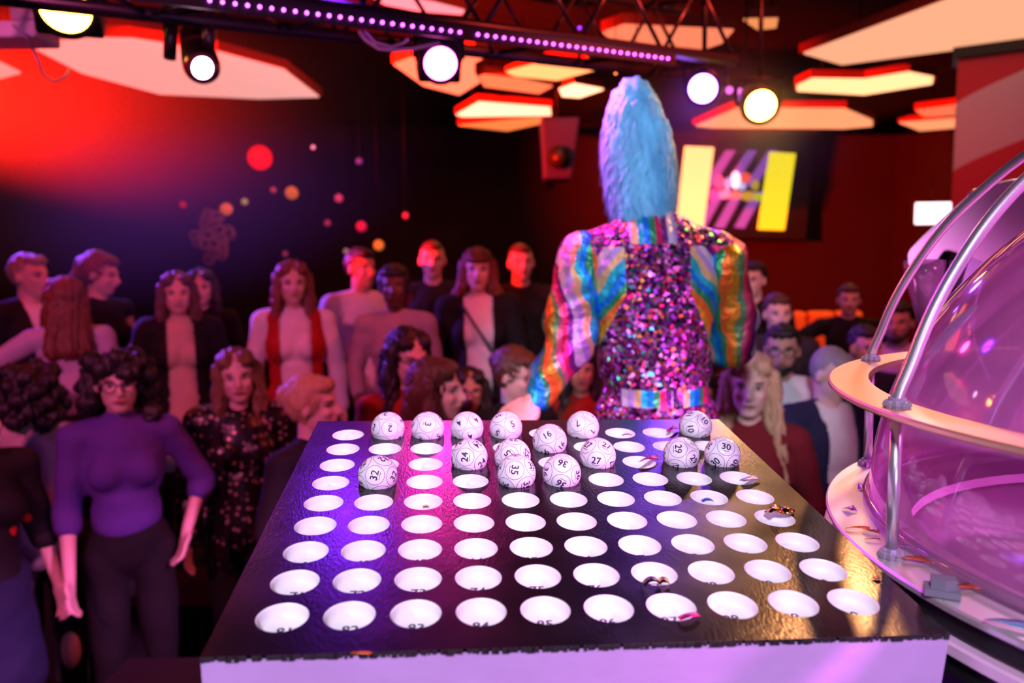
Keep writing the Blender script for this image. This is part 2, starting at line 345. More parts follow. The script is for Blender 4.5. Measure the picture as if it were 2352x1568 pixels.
for x, y, rx_, rz_, c in ((1690, 413, 11, 20, (1.2, 1.3, 1.6)), (1652, 418, 10, 16, (.9, .12, .35)), (1712, 408, 13, 12, (1, .10, .07)), (1735, 425, 9, 12, (.45, .33, .03)), (1672, 422, 9, 14, (.35, .4, .8)),
                        (1640, 447, 12, 12, (.95, .08, .5)), (1664, 446, 16, 10, (1.0, .3, .6)), (1690, 448, 18, 9, (1, .22, .2)), (1718, 450, 17, 11, (.65, .35, .03)), (1741, 452, 11, 9, (.5, .5, .02)), (1704, 428, 9, 8, (.6, .6, 1.0))):
    q = Sh(); c0 = W(x, y, sd-.05)-np.array(sroot.location); q.ell(c0, (rx_/F*sd, .02, rz_/F*sd)); q.obj('logo_piece', emat('logo_light', c, .9), sroot)

# illuminated sign
wb = W(2142, 490, 8.5); sgn = empty('illuminated_sign', wb); tag(sgn, 'small blank white illuminated sign on the dark wall left of the pillar', 'sign')
hw, hh = 45/F*8.5, 26/F*8.5
Sh().box((-hw, -.02, -hh), (hw, .06, hh)).obj('sign_box', DARKPLASTIC, sgn, bevel=.02)
Sh().box((-hw*.96, -.035, -hh*.93), (hw*.96, -.0205, hh*.93)).obj('lit_face', emat('white_sign_light', (.9, .92, 1), 2.2), sgn, bevel=.03, smooth=False)

Sh().tube([(0, .02, hh), (0, .02, 3.8-wb[2])], .006, 8).obj('sign_hanger', BLACKMETAL, sgn)
# loudspeaker hanging, orange booth back ------------------------------------------------
spk = empty('loudspeaker', W(1283, 340, 6.5)); tag(spk, 'dark blue loudspeaker hanging beyond the performer, left of the wig', 'speaker')
Sh().prism([(-.15, 0, .26), (.19, 0, .26), (.11, 0, -.26), (-.13, 0, -.26)], (0, .3, 0)).obj('speaker_box', pm('navy_speaker_paint', (.02, .015, .16), .6), spk, smooth=False, bevel=.02)  # navy base colour on the box
Sh().lathe([(.0, -.0), (.05, .01), (.09, .03), (.10, .035), (.0, .04)], 24).obj('speaker_cone', DARKPLASTIC, spk, M=np.block([[rot('x', 90), np.array([[0], [-.005], [-.08]])], [np.zeros((1, 3)), 1]]))
Sh().tube([(0, .15, .26), (0, .15, 3.8-spk.location[2])], .012).obj('speaker_hanger', BLACKMETAL, spk)
bo = W(1905, 715, 6.2); bth = empty('booth_seating', (bo[0], bo[1], RISE)); tag(bth, 'tall orange upholstered booth back behind the guests at right', 'booth')
hb = bo[2]-RISE
ORG = pm('orange_upholstery', (.75, .16, .03), .7, bump=.3, bscale=30)
sb = Sh()
for k in range(4): sb.box((-.62+k*.23, 0, .35), (-.405+k*.23, .12, hb))
sb.obj('padded_back', ORG, bth, smooth=False, bevel=.03)
Sh().box((-.62, -.5, .0), (.285, -.001, .345)).obj('seat', ORG, bth, smooth=False, bevel=.03)
spot('added_booth_light', bo+np.array([0, -.9, 1.3]), bo+np.array([0, 0, -.3]), (1.0, .35, .1), 90, 80, .6)  # orange light added for the booth back, no fixture there

# hanging ornaments ------------------------------------------------
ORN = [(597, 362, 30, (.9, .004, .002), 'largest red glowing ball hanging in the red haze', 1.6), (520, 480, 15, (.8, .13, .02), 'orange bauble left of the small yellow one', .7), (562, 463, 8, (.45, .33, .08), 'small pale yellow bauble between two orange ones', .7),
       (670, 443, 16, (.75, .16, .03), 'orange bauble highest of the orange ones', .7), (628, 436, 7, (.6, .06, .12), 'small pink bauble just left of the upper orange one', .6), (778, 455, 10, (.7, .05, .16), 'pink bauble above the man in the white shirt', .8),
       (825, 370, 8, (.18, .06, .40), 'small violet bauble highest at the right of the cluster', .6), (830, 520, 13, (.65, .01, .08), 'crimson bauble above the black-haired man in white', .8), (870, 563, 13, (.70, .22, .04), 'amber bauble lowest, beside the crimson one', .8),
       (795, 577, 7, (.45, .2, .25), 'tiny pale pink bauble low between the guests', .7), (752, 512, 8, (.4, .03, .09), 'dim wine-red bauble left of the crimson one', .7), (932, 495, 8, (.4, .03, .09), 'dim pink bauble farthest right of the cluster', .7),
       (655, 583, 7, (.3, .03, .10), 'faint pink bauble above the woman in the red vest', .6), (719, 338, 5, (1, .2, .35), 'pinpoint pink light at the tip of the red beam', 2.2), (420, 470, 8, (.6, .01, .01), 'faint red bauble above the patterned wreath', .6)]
for x, y, r, c, lab, s in ORN:
    d = 6.6; p = W(x, y, d); ro = empty('hanging_bauble', p); tag(ro, lab, 'bauble', 'coloured baubles strung across the dark room'); rr = r/F*d*.92
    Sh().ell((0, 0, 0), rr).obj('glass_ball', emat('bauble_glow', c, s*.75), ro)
    sh = Sh().cone((0, 0, rr), (0, 0, rr+.02), .008, caps=False); sh.cone((0, 0, rr+.02), (0, 0, 3.8-p[2]), .0015, caps=False, n=5); sh.obj('hanging_cord', BLACKMETAL, ro)
wr = Sh(); wp = W(492, 545, 6.6)
for k in range(34):
    a = k*2.4; rr = .05+.16*((k*7) % 10)/10; c = np.array([rr*math.cos(a)*.75, .05*math.sin(k), rr*math.sin(a)*1.1])
    pts = [c+.045*np.array([math.cos(t), .3*math.sin(2*t), math.sin(t)]) for t in np.linspace(0, 2*PI, 13)]; wr.tube(pts, .009, 5)
wo = wr.obj('hanging_wreath', pm('pinkish_rattan', (.36, .16, .15), .6), loc=wp); tag(wo, 'openwork rattan wreath hanging above the smiling woman in cream', 'wreath')
wc = Sh().tube([(0, 0, .2), (0, 0, 3.8-wp[2])], .003, 5).obj('hanging_cord', BLACKMETAL, wo)

# ================================================================== TRUSS, STRIP, STAGE LIGHTS
A = W(480, 4, 2.2); B_ = W(1530, 136, 3.1); D = B_-A; L = np.linalg.norm(D); Dn = D/L
side = np.cross(Dn, [0, 0, 1.]); side /= np.linalg.norm(side); upv = np.cross(side, Dn)
if side[1] < 0: side = -side
if upv[2] < 0: upv = -upv
tr = empty('lighting_truss', A); tag(tr, 'black square lighting truss crossing the top above the violet light strip', 'truss')
TM = pm('black_truss_tube', (.035, .025, .04), .35, .6)
t0, t1, S_ = -1.6, L+.42, .29
for a, b in ((0, 0), (1, 0), (0, 1), (1, 1)):
    off = side*(.02+a*S_)+upv*(.035+b*S_); Sh().tube([Dn*t0+off, Dn*t1+off], .024, 12).obj('chord', TM, tr)
br = Sh(); n = 18
for k in range(n):
    p = t0+(t1-t0)*k/n; q = t0+(t1-t0)*(k+1)/n; o0 = side*.02+upv*.035
    f = (k % 2)
    br.tube([Dn*p+o0+upv*S_*f, Dn*q+o0+upv*S_*(1-f)], .009, 6); br.tube([Dn*p+o0+side*S_+upv*S_*f, Dn*q+o0+side*S_+upv*S_*(1-f)], .009, 6)
    br.tube([Dn*p+o0+side*S_*f, Dn*q+o0+side*S_*(1-f)], .009, 6); br.tube([Dn*p+o0+upv*S_+side*S_*f, Dn*q+o0+upv*S_+side*S_*(1-f)], .009, 6)
br.obj('bracing', TM, tr)
for p in (0.3, L*.7): Sh().tube([Dn*p+side*.16+upv*.32, Dn*p+side*.16+np.array([0, 0, 3.8-(A+Dn*p)[2]])], .012, 8).obj('truss_hanger', TM, tr)

# flat black cable cover carrying the diodes
ls = empty('light_strip', A); tag(ls, 'row of glowing violet diodes along the lower front of the truss', 'light strip')
Sh().add([Dn*-.9+upv*.022-side*.006, Dn*(L+.05)+upv*.022-side*.006, Dn*(L+.05)-upv*.022-side*.006, Dn*-.9-upv*.022-side*.006,
          Dn*-.9+upv*.022+side*.006, Dn*(L+.05)+upv*.022+side*.006, Dn*(L+.05)-upv*.022+side*.006, Dn*-.9-upv*.022+side*.006],
         [[0, 1, 2, 3], [7, 6, 5, 4], [0, 4, 5, 1], [1, 5, 6, 2], [2, 6, 7, 3], [3, 7, 4, 0]]).obj('strip_rail', DARKPLASTIC, ls, smooth=False)
DI = emat('violet_diode', (.70, .10, 1.0), 9.0)
dm = Sh().ell((0, 0, 0), .0050, n=10, m=8).mesh('diode', DI)
nd = 51
for k in range(nd):
    if k == 24: continue
    o = link('diode', dm, ls); o.location = Vector(Dn*(L*k/(nd-1))-side*.012)

def stage_light(px, py, d, rad_px, col, s, target, spotcol, power, label, name='stage_light', deg=60, depth=.16, boxy=False, hang=.25):
    p = W(px, py, d); r = rad_px/F*d; tgt = np.array(target, float); dirv = tgt-p; dirv /= np.linalg.norm(dirv)
    q = Vector(dirv).to_track_quat('-Z', 'Y').to_matrix(); R4 = np.eye(4); R4[:3, :3] = np.array(q)
    root = empty(name, p); tag(root, label, 'stage light')
    s1 = Sh().lathe([(r*1.02, .004), (r*1.30, .0), (r*1.34, .02), (r*1.25, .06), (r*1.2, depth), (r*.7, depth+.05), (.001, depth+.06)], 32); s1.obj('housing', BLACKMETAL, root, M=R4)
    if boxy:
        Sh().box((-r*1.35, -r*1.35, .03), (r*1.35, r*1.35, depth+.02)).obj('lamp_box', BLACKMETAL, root, M=R4, smooth=False, bevel=.01)
    Sh().lathe([(.0005, -.012), (r*.5, -.010), (r*.9, -.004), (r*1.01, .004)], 32).obj('lens', emat('lamp_lens', col, s), root, M=R4)
    y = Sh(); y.tube([(-r*1.5, 0, .08), (-r*1.5, r*1.6, .08), (r*1.5, r*1.6, .08), (r*1.5, 0, .08)], .010, 8); y.tube([(-r*1.5, 0, .08), (-r*1.25, 0, .08)], .014, 8); y.tube([(r*1.5, 0, .08), (r*1.25, 0, .08)], .014, 8)
    y.obj('yoke', BLACKMETAL, root, M=R4)
    top = (R4[:3, :3] @ np.array([0, r*1.6, .08])); Sh().tube([top, top+np.array([0, 0, hang])], .011, 8).obj('clamp', BLACKMETAL, root)
    sp = spot(name+'_beam', p+dirv*.02, tgt, spotcol, power, deg, .35, r*.7); return root
stage_light(150, 22, 2.35, 53, (1.0, .52, .06), 24, (-.5, .3, 1.2), (1.0, .02, .006), 40, 'blazing yellow-white stage light cut by the top edge at left', deg=140, boxy=True, hang=.1)
stage_light(1012, 147, 2.65, 37, (1.0, .10, .60), 24, (.15, .5, 1.45), (1.0, .03, .42), 45, 'round white magenta-rimmed stage light under the light strip', deg=75, boxy=True, hang=.05)
stage_light(1614, 204, 3.3, 32, (.35, .12, 1.0), 22, (-.35, .5, 1.5), (.20, .03, 1.0), 90, 'violet-haloed stage light right of the wig', deg=62, hang=.5)
stage_light(1748, 243, 3.4, 34, (1.0, .42, .07), 24, (.7, .4, 1.6), (1.0, .50, .15), 95, 'amber-haloed stage light farthest right', deg=62, hang=.5)
spot('added_red_haze_flood', (-3.4, 2.95, 2.85), (-1.85, 4.35, 2.94), (1.0, .010, .003), 10500, 44, 1., .06)  # unseen red flood, added to colour the haze
spot('added_violet_board_light', W(770, -70, 2.6), (-.18, .95, 1.66), (.22, .02, 1.0), 38, 40, .5, .07)  # added out of frame for a violet reflection on the board
spot('added_hood_light', (2.2, 3.0, 3.4), (1.15, 1.62, 2.15), (1.0, .72, .88), 260, 24, .5, .1)  # added to brighten the white hood
# moving head lamp
mh = empty('moving_head_light', W(430, 60, 2.5)); tag(mh, 'moving head light with a pink lens hanging in front of the big pink ceiling panel', 'stage light')
c0 = np.array(mh.location); g = lambda x, y, dd=2.5: W(x, y, dd)-c0
Sh().box(g(378, 8, 2.4), g(490, -40, 2.6)).obj('base_box', BLACKMETAL, mh, bevel=.01, smooth=False)
for x in (390, 478): Sh().tube([g(x, -5), g(x+2, 60), g(x, 135)], [.018, .024, .02], 10).obj('yoke_arm', pm('glossy_black_plastic', (.05, .03, .03), .2), mh)
hd = g(455, 140); Rm_ = rot('x', 80) @ rot('y', 0)
Sh().cone(g(448, 90, 2.62), g(463, 150, 2.44), .052, .058, 24).obj('lamp_head', pm('glossy_maroon_black_plastic', (.06, .02, .025), .2), mh)
Sh().ell(g(465, 156, 2.385), (.034, .012, .034)).obj('lens', emat('pink_lens', (1.0, .55, .85), 14), mh)
spot('moving_head_beam', c0+g(465, 156, 2.36), (-.5, .6, 1.4), (1.0, .1, .5), 5, 40, .5, .02)
# cable hoops
for pts, r, lab in (([(825, 72), (840, 92), (870, 112), (905, 116), (950, 112), (990, 103), (1010, 98)], .006, 'lilac-lit cable looping under the light strip'),
                    ([(838, 72), (862, 98), (900, 108), (925, 100), (938, 88)], .004, 'thin cable doubled inside the lilac loop'),
                    ([(30, 58), (66, 90), (88, 140), (98, 170), (125, 188), (150, 178), (158, 160)], .004, 'faint round cable loop hanging below the yellow-white light'),
                    ([(220, -5), (235, 15), (262, 20), (295, 5), (300, -6)], .006, 'pale cable arc at the top edge right of the yellow-white light')):
    d_ = 2.45; c_ = W(*pts[0], d_); o = Sh().tube([W(x, y, d_)-c_ for x, y in pts], r, 8).obj('power_cable', pm('grey_cable_sheath', (.5, .42, .6), .4), loc=c_); tag(o, lab, 'cable')
# second diode bar behind the amber lamp and the single diode
db = empty('diode_bar', W(1700, 212, 4.2)); tag(db, 'short row of pink diodes just left of the amber stage light', 'light strip'); c_ = np.array(db.location)
Sh().tube([W(1655, 206, 4.23)-c_, W(1770, 224, 4.23)-c_], .012, 8).obj('bar', BLACKMETAL, db)
Sh().tube([W(1712, 214, 4.24)-c_, W(1712, 214, 4.24)-c_+np.array([0, 0, 3.8-W(1712, 214, 4.24)[2]])], .006, 8).obj('bar_hanger', BLACKMETAL, db)
d2 = Sh().ell((0, 0, 0), .020, n=12, m=8).mesh('diode', emat('pink_diode', (.9, .16, .8), 1.6))
for x, y in ((1675, 207), (1698, 211), (1722, 215), (1744, 218)):
    o = link('diode', d2, db); o.location = Vector(W(x, y, 4.18)-c_)
for x, y, d_, c, lab in ((1331, 64, 3.0, (.22, .02, 1.0), 'single blue-violet indicator light on the truss'), (1461, 160, 3.6, (1, .6, .3), 'tiny amber point light above the wig'), (1414, 168, 3.6, (1, .2, .06), 'tiny red-orange point light left of the amber one above the wig')):
    o = Sh().ell((0, 0, 0), .006).obj('indicator_light', emat('indicator_glow', c, 5), loc=W(x, y, d_)); tag(o, lab, 'light', None); Sh().tube([(0, 0, .006), (0, 0, 3.8-W(x, y, d_)[2])], .002, 5).obj('thin_cord', BLACKMETAL, o)
rod_ = W(2, 60, 2.5); bx = Sh().box((-.12, 0, -.035), (.11, .15, .02)); bx.box((.03, 0, .02), (.11, .12, .11)); o = bx.obj('light_bracket', pm('lilac_white_metal', (.75, .6, .8), .35), loc=rod_, smooth=False, bevel=.01); tag(o, 'pale lilac metal bracket at the top left corner', 'bracket')
# ================================================================== BALL BOARD
U = .055
def c2w(v): return rayv(v[0], v[1], v[2])
bT = np.array([.67790439, 3.27599923, 15.75694352])*U
bc, br_, bn = np.array([.99608611, .00417533, .08828941]), np.array([-.08510654, -.22434487, .97078641]), np.array([.02386063, -.97450087, -.22311146])
BM = np.eye(4); BM[:3, 0] = c2w(bc); BM[:3, 1] = c2w(br_); BM[:3, 2] = c2w(bn); BM[:3, 3] = c2w(bT)+np.array([0, 0, CAMZ])
def board_pt(px, py, h=0.):
    v = np.array([(px-1176)/F, (py-784)/F, 1.]); P0 = bT+bn*h; t = (bn@P0)/(bn@v); return v*t, c2w(v*t)+np.array([0, 0, CAMZ])
board = empty('ball_board'); board.matrix_world = Matrix(BM.tolist()); tag(board, 'sloping black board with ninety white ball cups and a pale lilac front', 'bingo board')
def board_mat():
    m, t, b = newmat('black_brushed_board'); tc = t.nodes.new('ShaderNodeTexCoord')
    mp = t.nodes.new('ShaderNodeMapping'); mp.inputs['Scale'].default_value = (1, .35, 1); mp.inputs['Rotation'].default_value = (0, 0, .6); t.links.new(tc.outputs['Object'], mp.inputs[0])
    n = t.nodes.new('ShaderNodeTexNoise'); n.inputs['Scale'].default_value = 420; n.inputs['Detail'].default_value = 3; t.links.new(mp.outputs[0], n.inputs[0])
    n2 = t.nodes.new('ShaderNodeTexNoise'); n2.inputs['Scale'].default_value = 14; n2.inputs['Detail'].default_value = 6; t.links.new(tc.outputs['Object'], n2.inputs[0])
    bp = t.nodes.new('ShaderNodeBump'); bp.inputs['Strength'].default_value = .40; bp.inputs['Distance'].default_value = .0006
    t.links.new(n.outputs[0], bp.inputs['Height']); t.links.new(bp.outputs[0], b.inputs['Normal'])
    b.inputs['Base Color'].default_value = (.005, .003, .004, 1); b.inputs['Specular IOR Level'].default_value = .42
    t.links.new(mth(t, 'ADD', mth(t, 'MULTIPLY', n2.outputs[0], .17), .13), b.inputs['Roughness']); return m
x0, x1, y0, y1 = -5.42, 5.52, -4.93, 5.07; HR = .392; TH = .30
sh = Sh(); NS = 32
xs = [x0]+[c-5.0 for c in range(1, 10)]+[x1]; ys = [y0]+[r-4.5+0.0 for r in range(1, 9)]+[y1]
def sqpt(cx, cy, xa, xb, ya, yb, th):
    c, s_ = math.cos(th), math.sin(th); t = min((xb-cx)/c if c > 1e-9 else 1e9, (xa-cx)/c if c < -1e-9 else 1e9, (yb-cy)/s_ if s_ > 1e-9 else 1e9, (ya-cy)/s_ if s_ < -1e-9 else 1e9)
    return (cx+c*t, cy+s_*t, 0)
for i in range(10):
    for j in range(9):
        cx, cy = i-4.5, j-4.0; xa, xb, ya, yb = xs[i], xs[i+1], ys[j], ys[j+1]
        ths = sorted(list(np.linspace(0, 2*PI, NS, endpoint=False)) + [math.atan2(q-cy, p-cx) % (2*PI) for p in (xa, xb) for q in (ya, yb)])
        V = []; n_ = len(ths)
        for th in ths: V.append((cx+HR*math.cos(th), cy+HR*math.sin(th), 0))
        for th in ths: V.append(sqpt(cx, cy, xa, xb, ya, yb, th))
        for th in ths: V.append((cx+HR*math.cos(th), cy+HR*math.sin(th), -.05))
        sh.add(np.array(V)*U, [[k, n_+k, n_+(k+1) % n_, (k+1) % n_] for k in range(n_)] + [[k, (k+1) % n_, 2*n_+(k+1) % n_, 2*n_+k] for k in range(n_)])
zt = -.05
sh.add(np.array([(x0, y0, 0), (x1, y0, 0), (x1, y1, 0), (x0, y1, 0), (x0, y0, zt), (x1, y0, zt), (x1, y1, zt), (x0, y1, zt)])*U, [[0, 4, 5, 1], [1, 5, 6, 2], [2, 6, 7, 3], [3, 7, 4, 0]])
BB = board_mat(); tp = sh.obj('board_top', BB, board, smooth=False)
# pale side frame under the top
LIL = pm('pale_lilac_board_side', (.55, .34, .68), .55, bump=.3, bscale=30, var=.08, vscale=20)
fr = Sh(); t_ = .12
for lo, hi in (((x0, y0, -2.3), (x1, y0+t_, zt-.001)), ((x0, y1-t_, -2.3), (x1, y1, zt-.001)), ((x0, y0+t_, -2.3), (x0+t_, y1-t_, zt-.001)), ((x1-t_, y0+t_, -2.3), (x1, y1-t_, zt-.001))):
    fr.box(np.array(lo)*U, np.array(hi)*U)
fr.obj('side_frame', LIL, board, smooth=False)
fz = Sh()
for k in range(150):
    x = x0+(x1-x0)*(k+random.random())/150; w = .02+.04*random.random(); h = .012+.035*random.random()
    fz.box(np.array((x-w, y0-.012, -.05-h))*U, np.array((x+w, y0-.001, .004))*U)
fz.obj('frayed_edge', pm('torn_black_cover_edge', (.02, .014, .02), .7), board, smooth=False)
# cups
prof = [(HR-.004, -.003), (HR-.010, -.06), (HR-.02, -.15), (HR-.05, -.21), (HR-.10, -.238), (.18, -.25), (.0005, -.25), (.0005, -.27), (HR-.04, -.27), (HR+.0, -.06), (HR+.0, -.003)]
CUP = pm('white_cup', (.90, .86, .92), .35, coat=.2)
cm = Sh().lathe([(r*U, z*U) for r, z in prof], 32, closed=True).mesh('cup', CUP)
bmx = bmesh.new(); bmx.from_mesh(cm); bmesh.ops.recalc_face_normals(bmx, faces=bmx.faces); bmx.to_mesh(cm); bmx.free()
INK = pm('dark_ink', (.03, .02, .06), .5)
for r in range(1, 10):
    for c in range(1, 11):
        n_ = (r-1)*10+c; o = link('cup', cm, board); o.location = ((c-5.5)*U, (5-r)*U, 0)
        V, Fc, asp = GL[str(n_)]; s2 = Sh(); P = np.c_[V*.20*U, np.full(len(V), -.247*U)]; s2.add(P, Fc)
        s2.obj('cup_number', INK, o, smooth=False)
# stand under the board
bb = BM[:3, :3] @ (np.array([0, 0, -2.3])*U)+BM[:3, 3]
st = Sh().box((-.22, -.2, 0), (.22, .2, bb[2]-STAGE-.01)); st.box((-.28, -.26, 0), (.28, .26, .02))
so = st.obj('board_stand', DARKPLASTIC, loc=(bb[0], bb[1], STAGE), smooth=False); bpy.context.view_layer.update()
so.parent = board; so.matrix_parent_inverse = Matrix(BM.tolist()).inverted(); 

# ------------------------------------------------------------------ balls
BALLW = pm('white_ball_plastic', (.86, .82, .92), .16, coat=.4)
BR = .4225*U
ph = (1+5**.5)/2; ICO = np.array([v for a in (-1, 1) for b in (-ph, ph) for v in ((0, a, b), (a, b, 0), (b, 0, a))]); ICO /= np.linalg.norm(ICO[0])
BALLS = [(2, 890, 982, [(.12, 0., 186), (-.72, -.07, 25), (-.05, -.84, 175)]), (3, 978, 982, [(0, -.24, 100), (.63, .4, 100), (-.8, -.1, 50)]),
         (4, 1070, 981, [(-.47, -.32, 130), (.5, -.5, 140), (.2, .41, 140)]), (5, 1159, 980, [(.41, -.2, -20), (-.43, .26, 215), (-.43, -.67, 240)]),
         (7, 1335, 974, [(-.33, -.24, 150), (.52, .23, 100), (-.2, .8, 30)]), (10, 1598, 971, [(-.3, .17, 82), (.53, -.33, 60), (.6, .63, 45)]),
         (16, 1259, 1007, [(-.11, -.36, -32), (-.24, .54, -28), (.67, .18, -60)]), (24, 1074, 1045, [(-.24, 0, -86), (.66, .32, -50), (.39, -.58, 150)]),
         (25, 1175, 1040, [(-.18, -.1, 225), (.75, -.2, 120), (0, -.8, 190)]), (27, 1370, 1039, [(-.08, .28, 8), (.4, -.4, 35), (-.51, -.4, 20)]),
         (29, 1564, 1037, [(-.17, -.34, 85), (.67, .22, 45), (-.2, .62, 170)]), (30, 1660, 1034, [(.22, -.44, 12), (-.33, .38, -35), (.6, .57, -75)]),
         (32, 869, 1088, [(-.16, 0, -76), (.73, .07, -62), (.29, -.68, 160)]), (35, 1184, 1085, [(-.10, -.19, 97), (-.48, .46, 110), (.36, .53, 72)]),
         (36, 1287, 1083, [(.05, -.51, 200), (-.03, .43, 212), (-.70, -.03, 100)])]
BLAB = {2: 'leftmost ball along the far edge', 3: 'back row, its 3 read sideways, next to the board-edge 2 ball', 4: 'back row, tilted fours, in the middle of four neighbouring balls', 5: 'back row, right of the 4',
        7: 'back row, standing alone right of the middle', 10: 'back row at the far right', 16: 'second row, behind the 36', 24: 'third row, read sideways, with an empty cup just in front', 25: 'third row, half hidden behind the 35',
        27: 'third row, upright number, alone right of the crowded middle', 29: 'third row, left neighbour of the 30', 30: 'third row at the right end', 32: 'fourth row, nearest ball at the left', 35: 'fourth row, in front of the 25', 36: 'fourth row, right of the 35'}
B3 = BM[:3, :3]
def view_frame(p):
    f = p-np.array([0, 0, CAMZ]); f /= np.linalg.norm(f); r = np.cross(f, c2w(np.array([0, -1, 0]))); r /= np.linalg.norm(r); u = np.cross(r, f); return r, u, -f
for n_, px, py, marks in BALLS:
    c = (n_-1) % 10+1; r = (n_-1)//10+1; P = BM[:3, 3]+B3@(np.array([c-5.5, 5-r, .165])*U)
    rr, uu, bk = view_frame(P)
    def vdir(x, y): return rr*x-uu*y+bk*math.sqrt(max(.02, 1-x*x-y*y))
    p0, p1 = vdir(*marks[0][:2]), vdir(*marks[1][:2])
    e0 = p0/np.linalg.norm(p0); e2 = np.cross(e0, p1); e2 /= np.linalg.norm(e2); e1 = np.cross(e2, e0)
    i0 = ICO[0]; nb = [v for v in ICO if .3 < v@i0 < .6][0]; f2 = np.cross(i0, nb); f2 /= np.linalg.norm(f2); f1 = np.cross(f2, i0)
    R = np.c_[e0, e1, e2] @ np.c_[i0, f1, f2].T; dirs = ICO@R.T
    s = Sh().ell((0, 0, 0), BR, n=48, m=32); s.mi = 1
    V, Fc, asp = GL[str(n_)]; h = min(.40, .56/asp)
    for k, dv in enumerate(dirs):
        best = None
        for mx, my, ro in marks:
            q = vdir(mx, my)@dv
            if q > .86 and (best is None or q > best[0]): best = (q, ro)
        roll = math.radians(best[1] if best else rng.uniform(0, 360))
        up = uu-dv*(uu@dv)
        if np.linalg.norm(up) < .2: up = rr-dv*(rr@dv)
        up /= np.linalg.norm(up); ri = np.cross(up, dv); u2 = up*math.cos(roll)+ri*math.sin(roll); r2 = np.cross(u2, dv)
        def put(Q, F_):
            D = dv+np.outer(Q[:, 0], r2)+np.outer(Q[:, 1], u2); D /= np.linalg.norm(D, axis=1)[:, None]; s.add(D*BR*1.006, F_)
        put(V*np.array([h, h])+np.array([0, .02]), Fc)
        bw = h*asp*.5; bx_ = np.linspace(-bw*.8, bw*.8, 6); put(np.array([(x, y) for x in bx_ for y in (-h*.5-.075, -h*.5-.045)]), [[2*i, 2*i+2, 2*i+3, 2*i+1] for i in range(5)])
        th = np.linspace(0, 2*PI, 48, endpoint=False); Q = np.array([(math.cos(a)*q, math.sin(a)*q) for q in (.532, .560) for a in th]); put(Q, [[i, (i+1) % 48, 48+(i+1) % 48, 48+i] for i in range(48)])
    o = link('bingo_ball', s.mesh('bingo_ball', [BALLW, INK]), None, P)
    tag(o, 'white ball printed %d, %s' % (n_, BLAB[n_]), 'ball', 'numbered balls on the board')

# ================================================================== BALL MACHINE
u = .1460; MC = np.array([5.12193*u, 5.68768*u*0, 0]); MC = np.array([5.68768*u, 5.12193*u, 0]); ZU, ZL = CAMZ-u, CAMZ-2.03984*u
mach = empty('ball_machine', (MC[0], MC[1], STAGE)); tag(mach, 'big clear-domed ball blowing machine with two flat rings and curved chrome rods', 'bingo machine')
def L3(r, a, z): return (r*math.cos(a), r*math.sin(a), z-STAGE)
RINGM = pm('polished_pale_metal', (.90, .84, .86), .30, .75, var=.05, vscale=10)
PINKM = pm('pink_tinted_acrylic_band', (.85, .55, .78), .3, .2)
def ring(ri, ro, zt_, th, name, m, hole=None):
    Sh().lathe([(ri, zt_-STAGE), (ro-.002, zt_-STAGE), (ro, zt_-STAGE-.002), (ro, zt_-STAGE-th+.002), (ro-.002, zt_-STAGE-th), (ri, zt_-STAGE-th)], 128, closed=True).obj(name, m, mach, smooth=False)
ring(2.953*u, 3.264*u, ZU, .0075, 'upper_ring', pm('metal_with_amber_light', (.85, .50, .34), .28, .7, var=.05, vscale=10))  # amber light on the upper ring put into its metal colour
ring(2.955*u, 3.255*u, ZL, .008, 'lower_ring', RINGM)
ring(2.6*u, 3.20*u, ZL-.0082, .022, 'black_gasket', BLACKMETAL)
ring(2.6*u, 3.265*u, ZL-.031, .013, 'pink_band', PINKM)
ring(2.6*u, 3.20*u, ZL-.0445, .022, 'black_base_band', BLACKMETAL)
Sh().lathe([(.001, ZL-.0445-STAGE), (2.6*u, ZL-.0445-STAGE), (2.6*u, ZL-.06-STAGE), (.001, ZL-.06-STAGE)], 64).obj('chamber_floor', pm('dark_violet_acrylic', (.06, .02, .10), .12), mach)
Sh().lathe([(.25*u, ZL-.0444-STAGE), (.55*u, ZL-.03-STAGE), (1.2*u, ZL-.035-STAGE), (1.25*u, ZL-.0444-STAGE)], 64).obj('air_nozzle_ring', RINGM, mach)
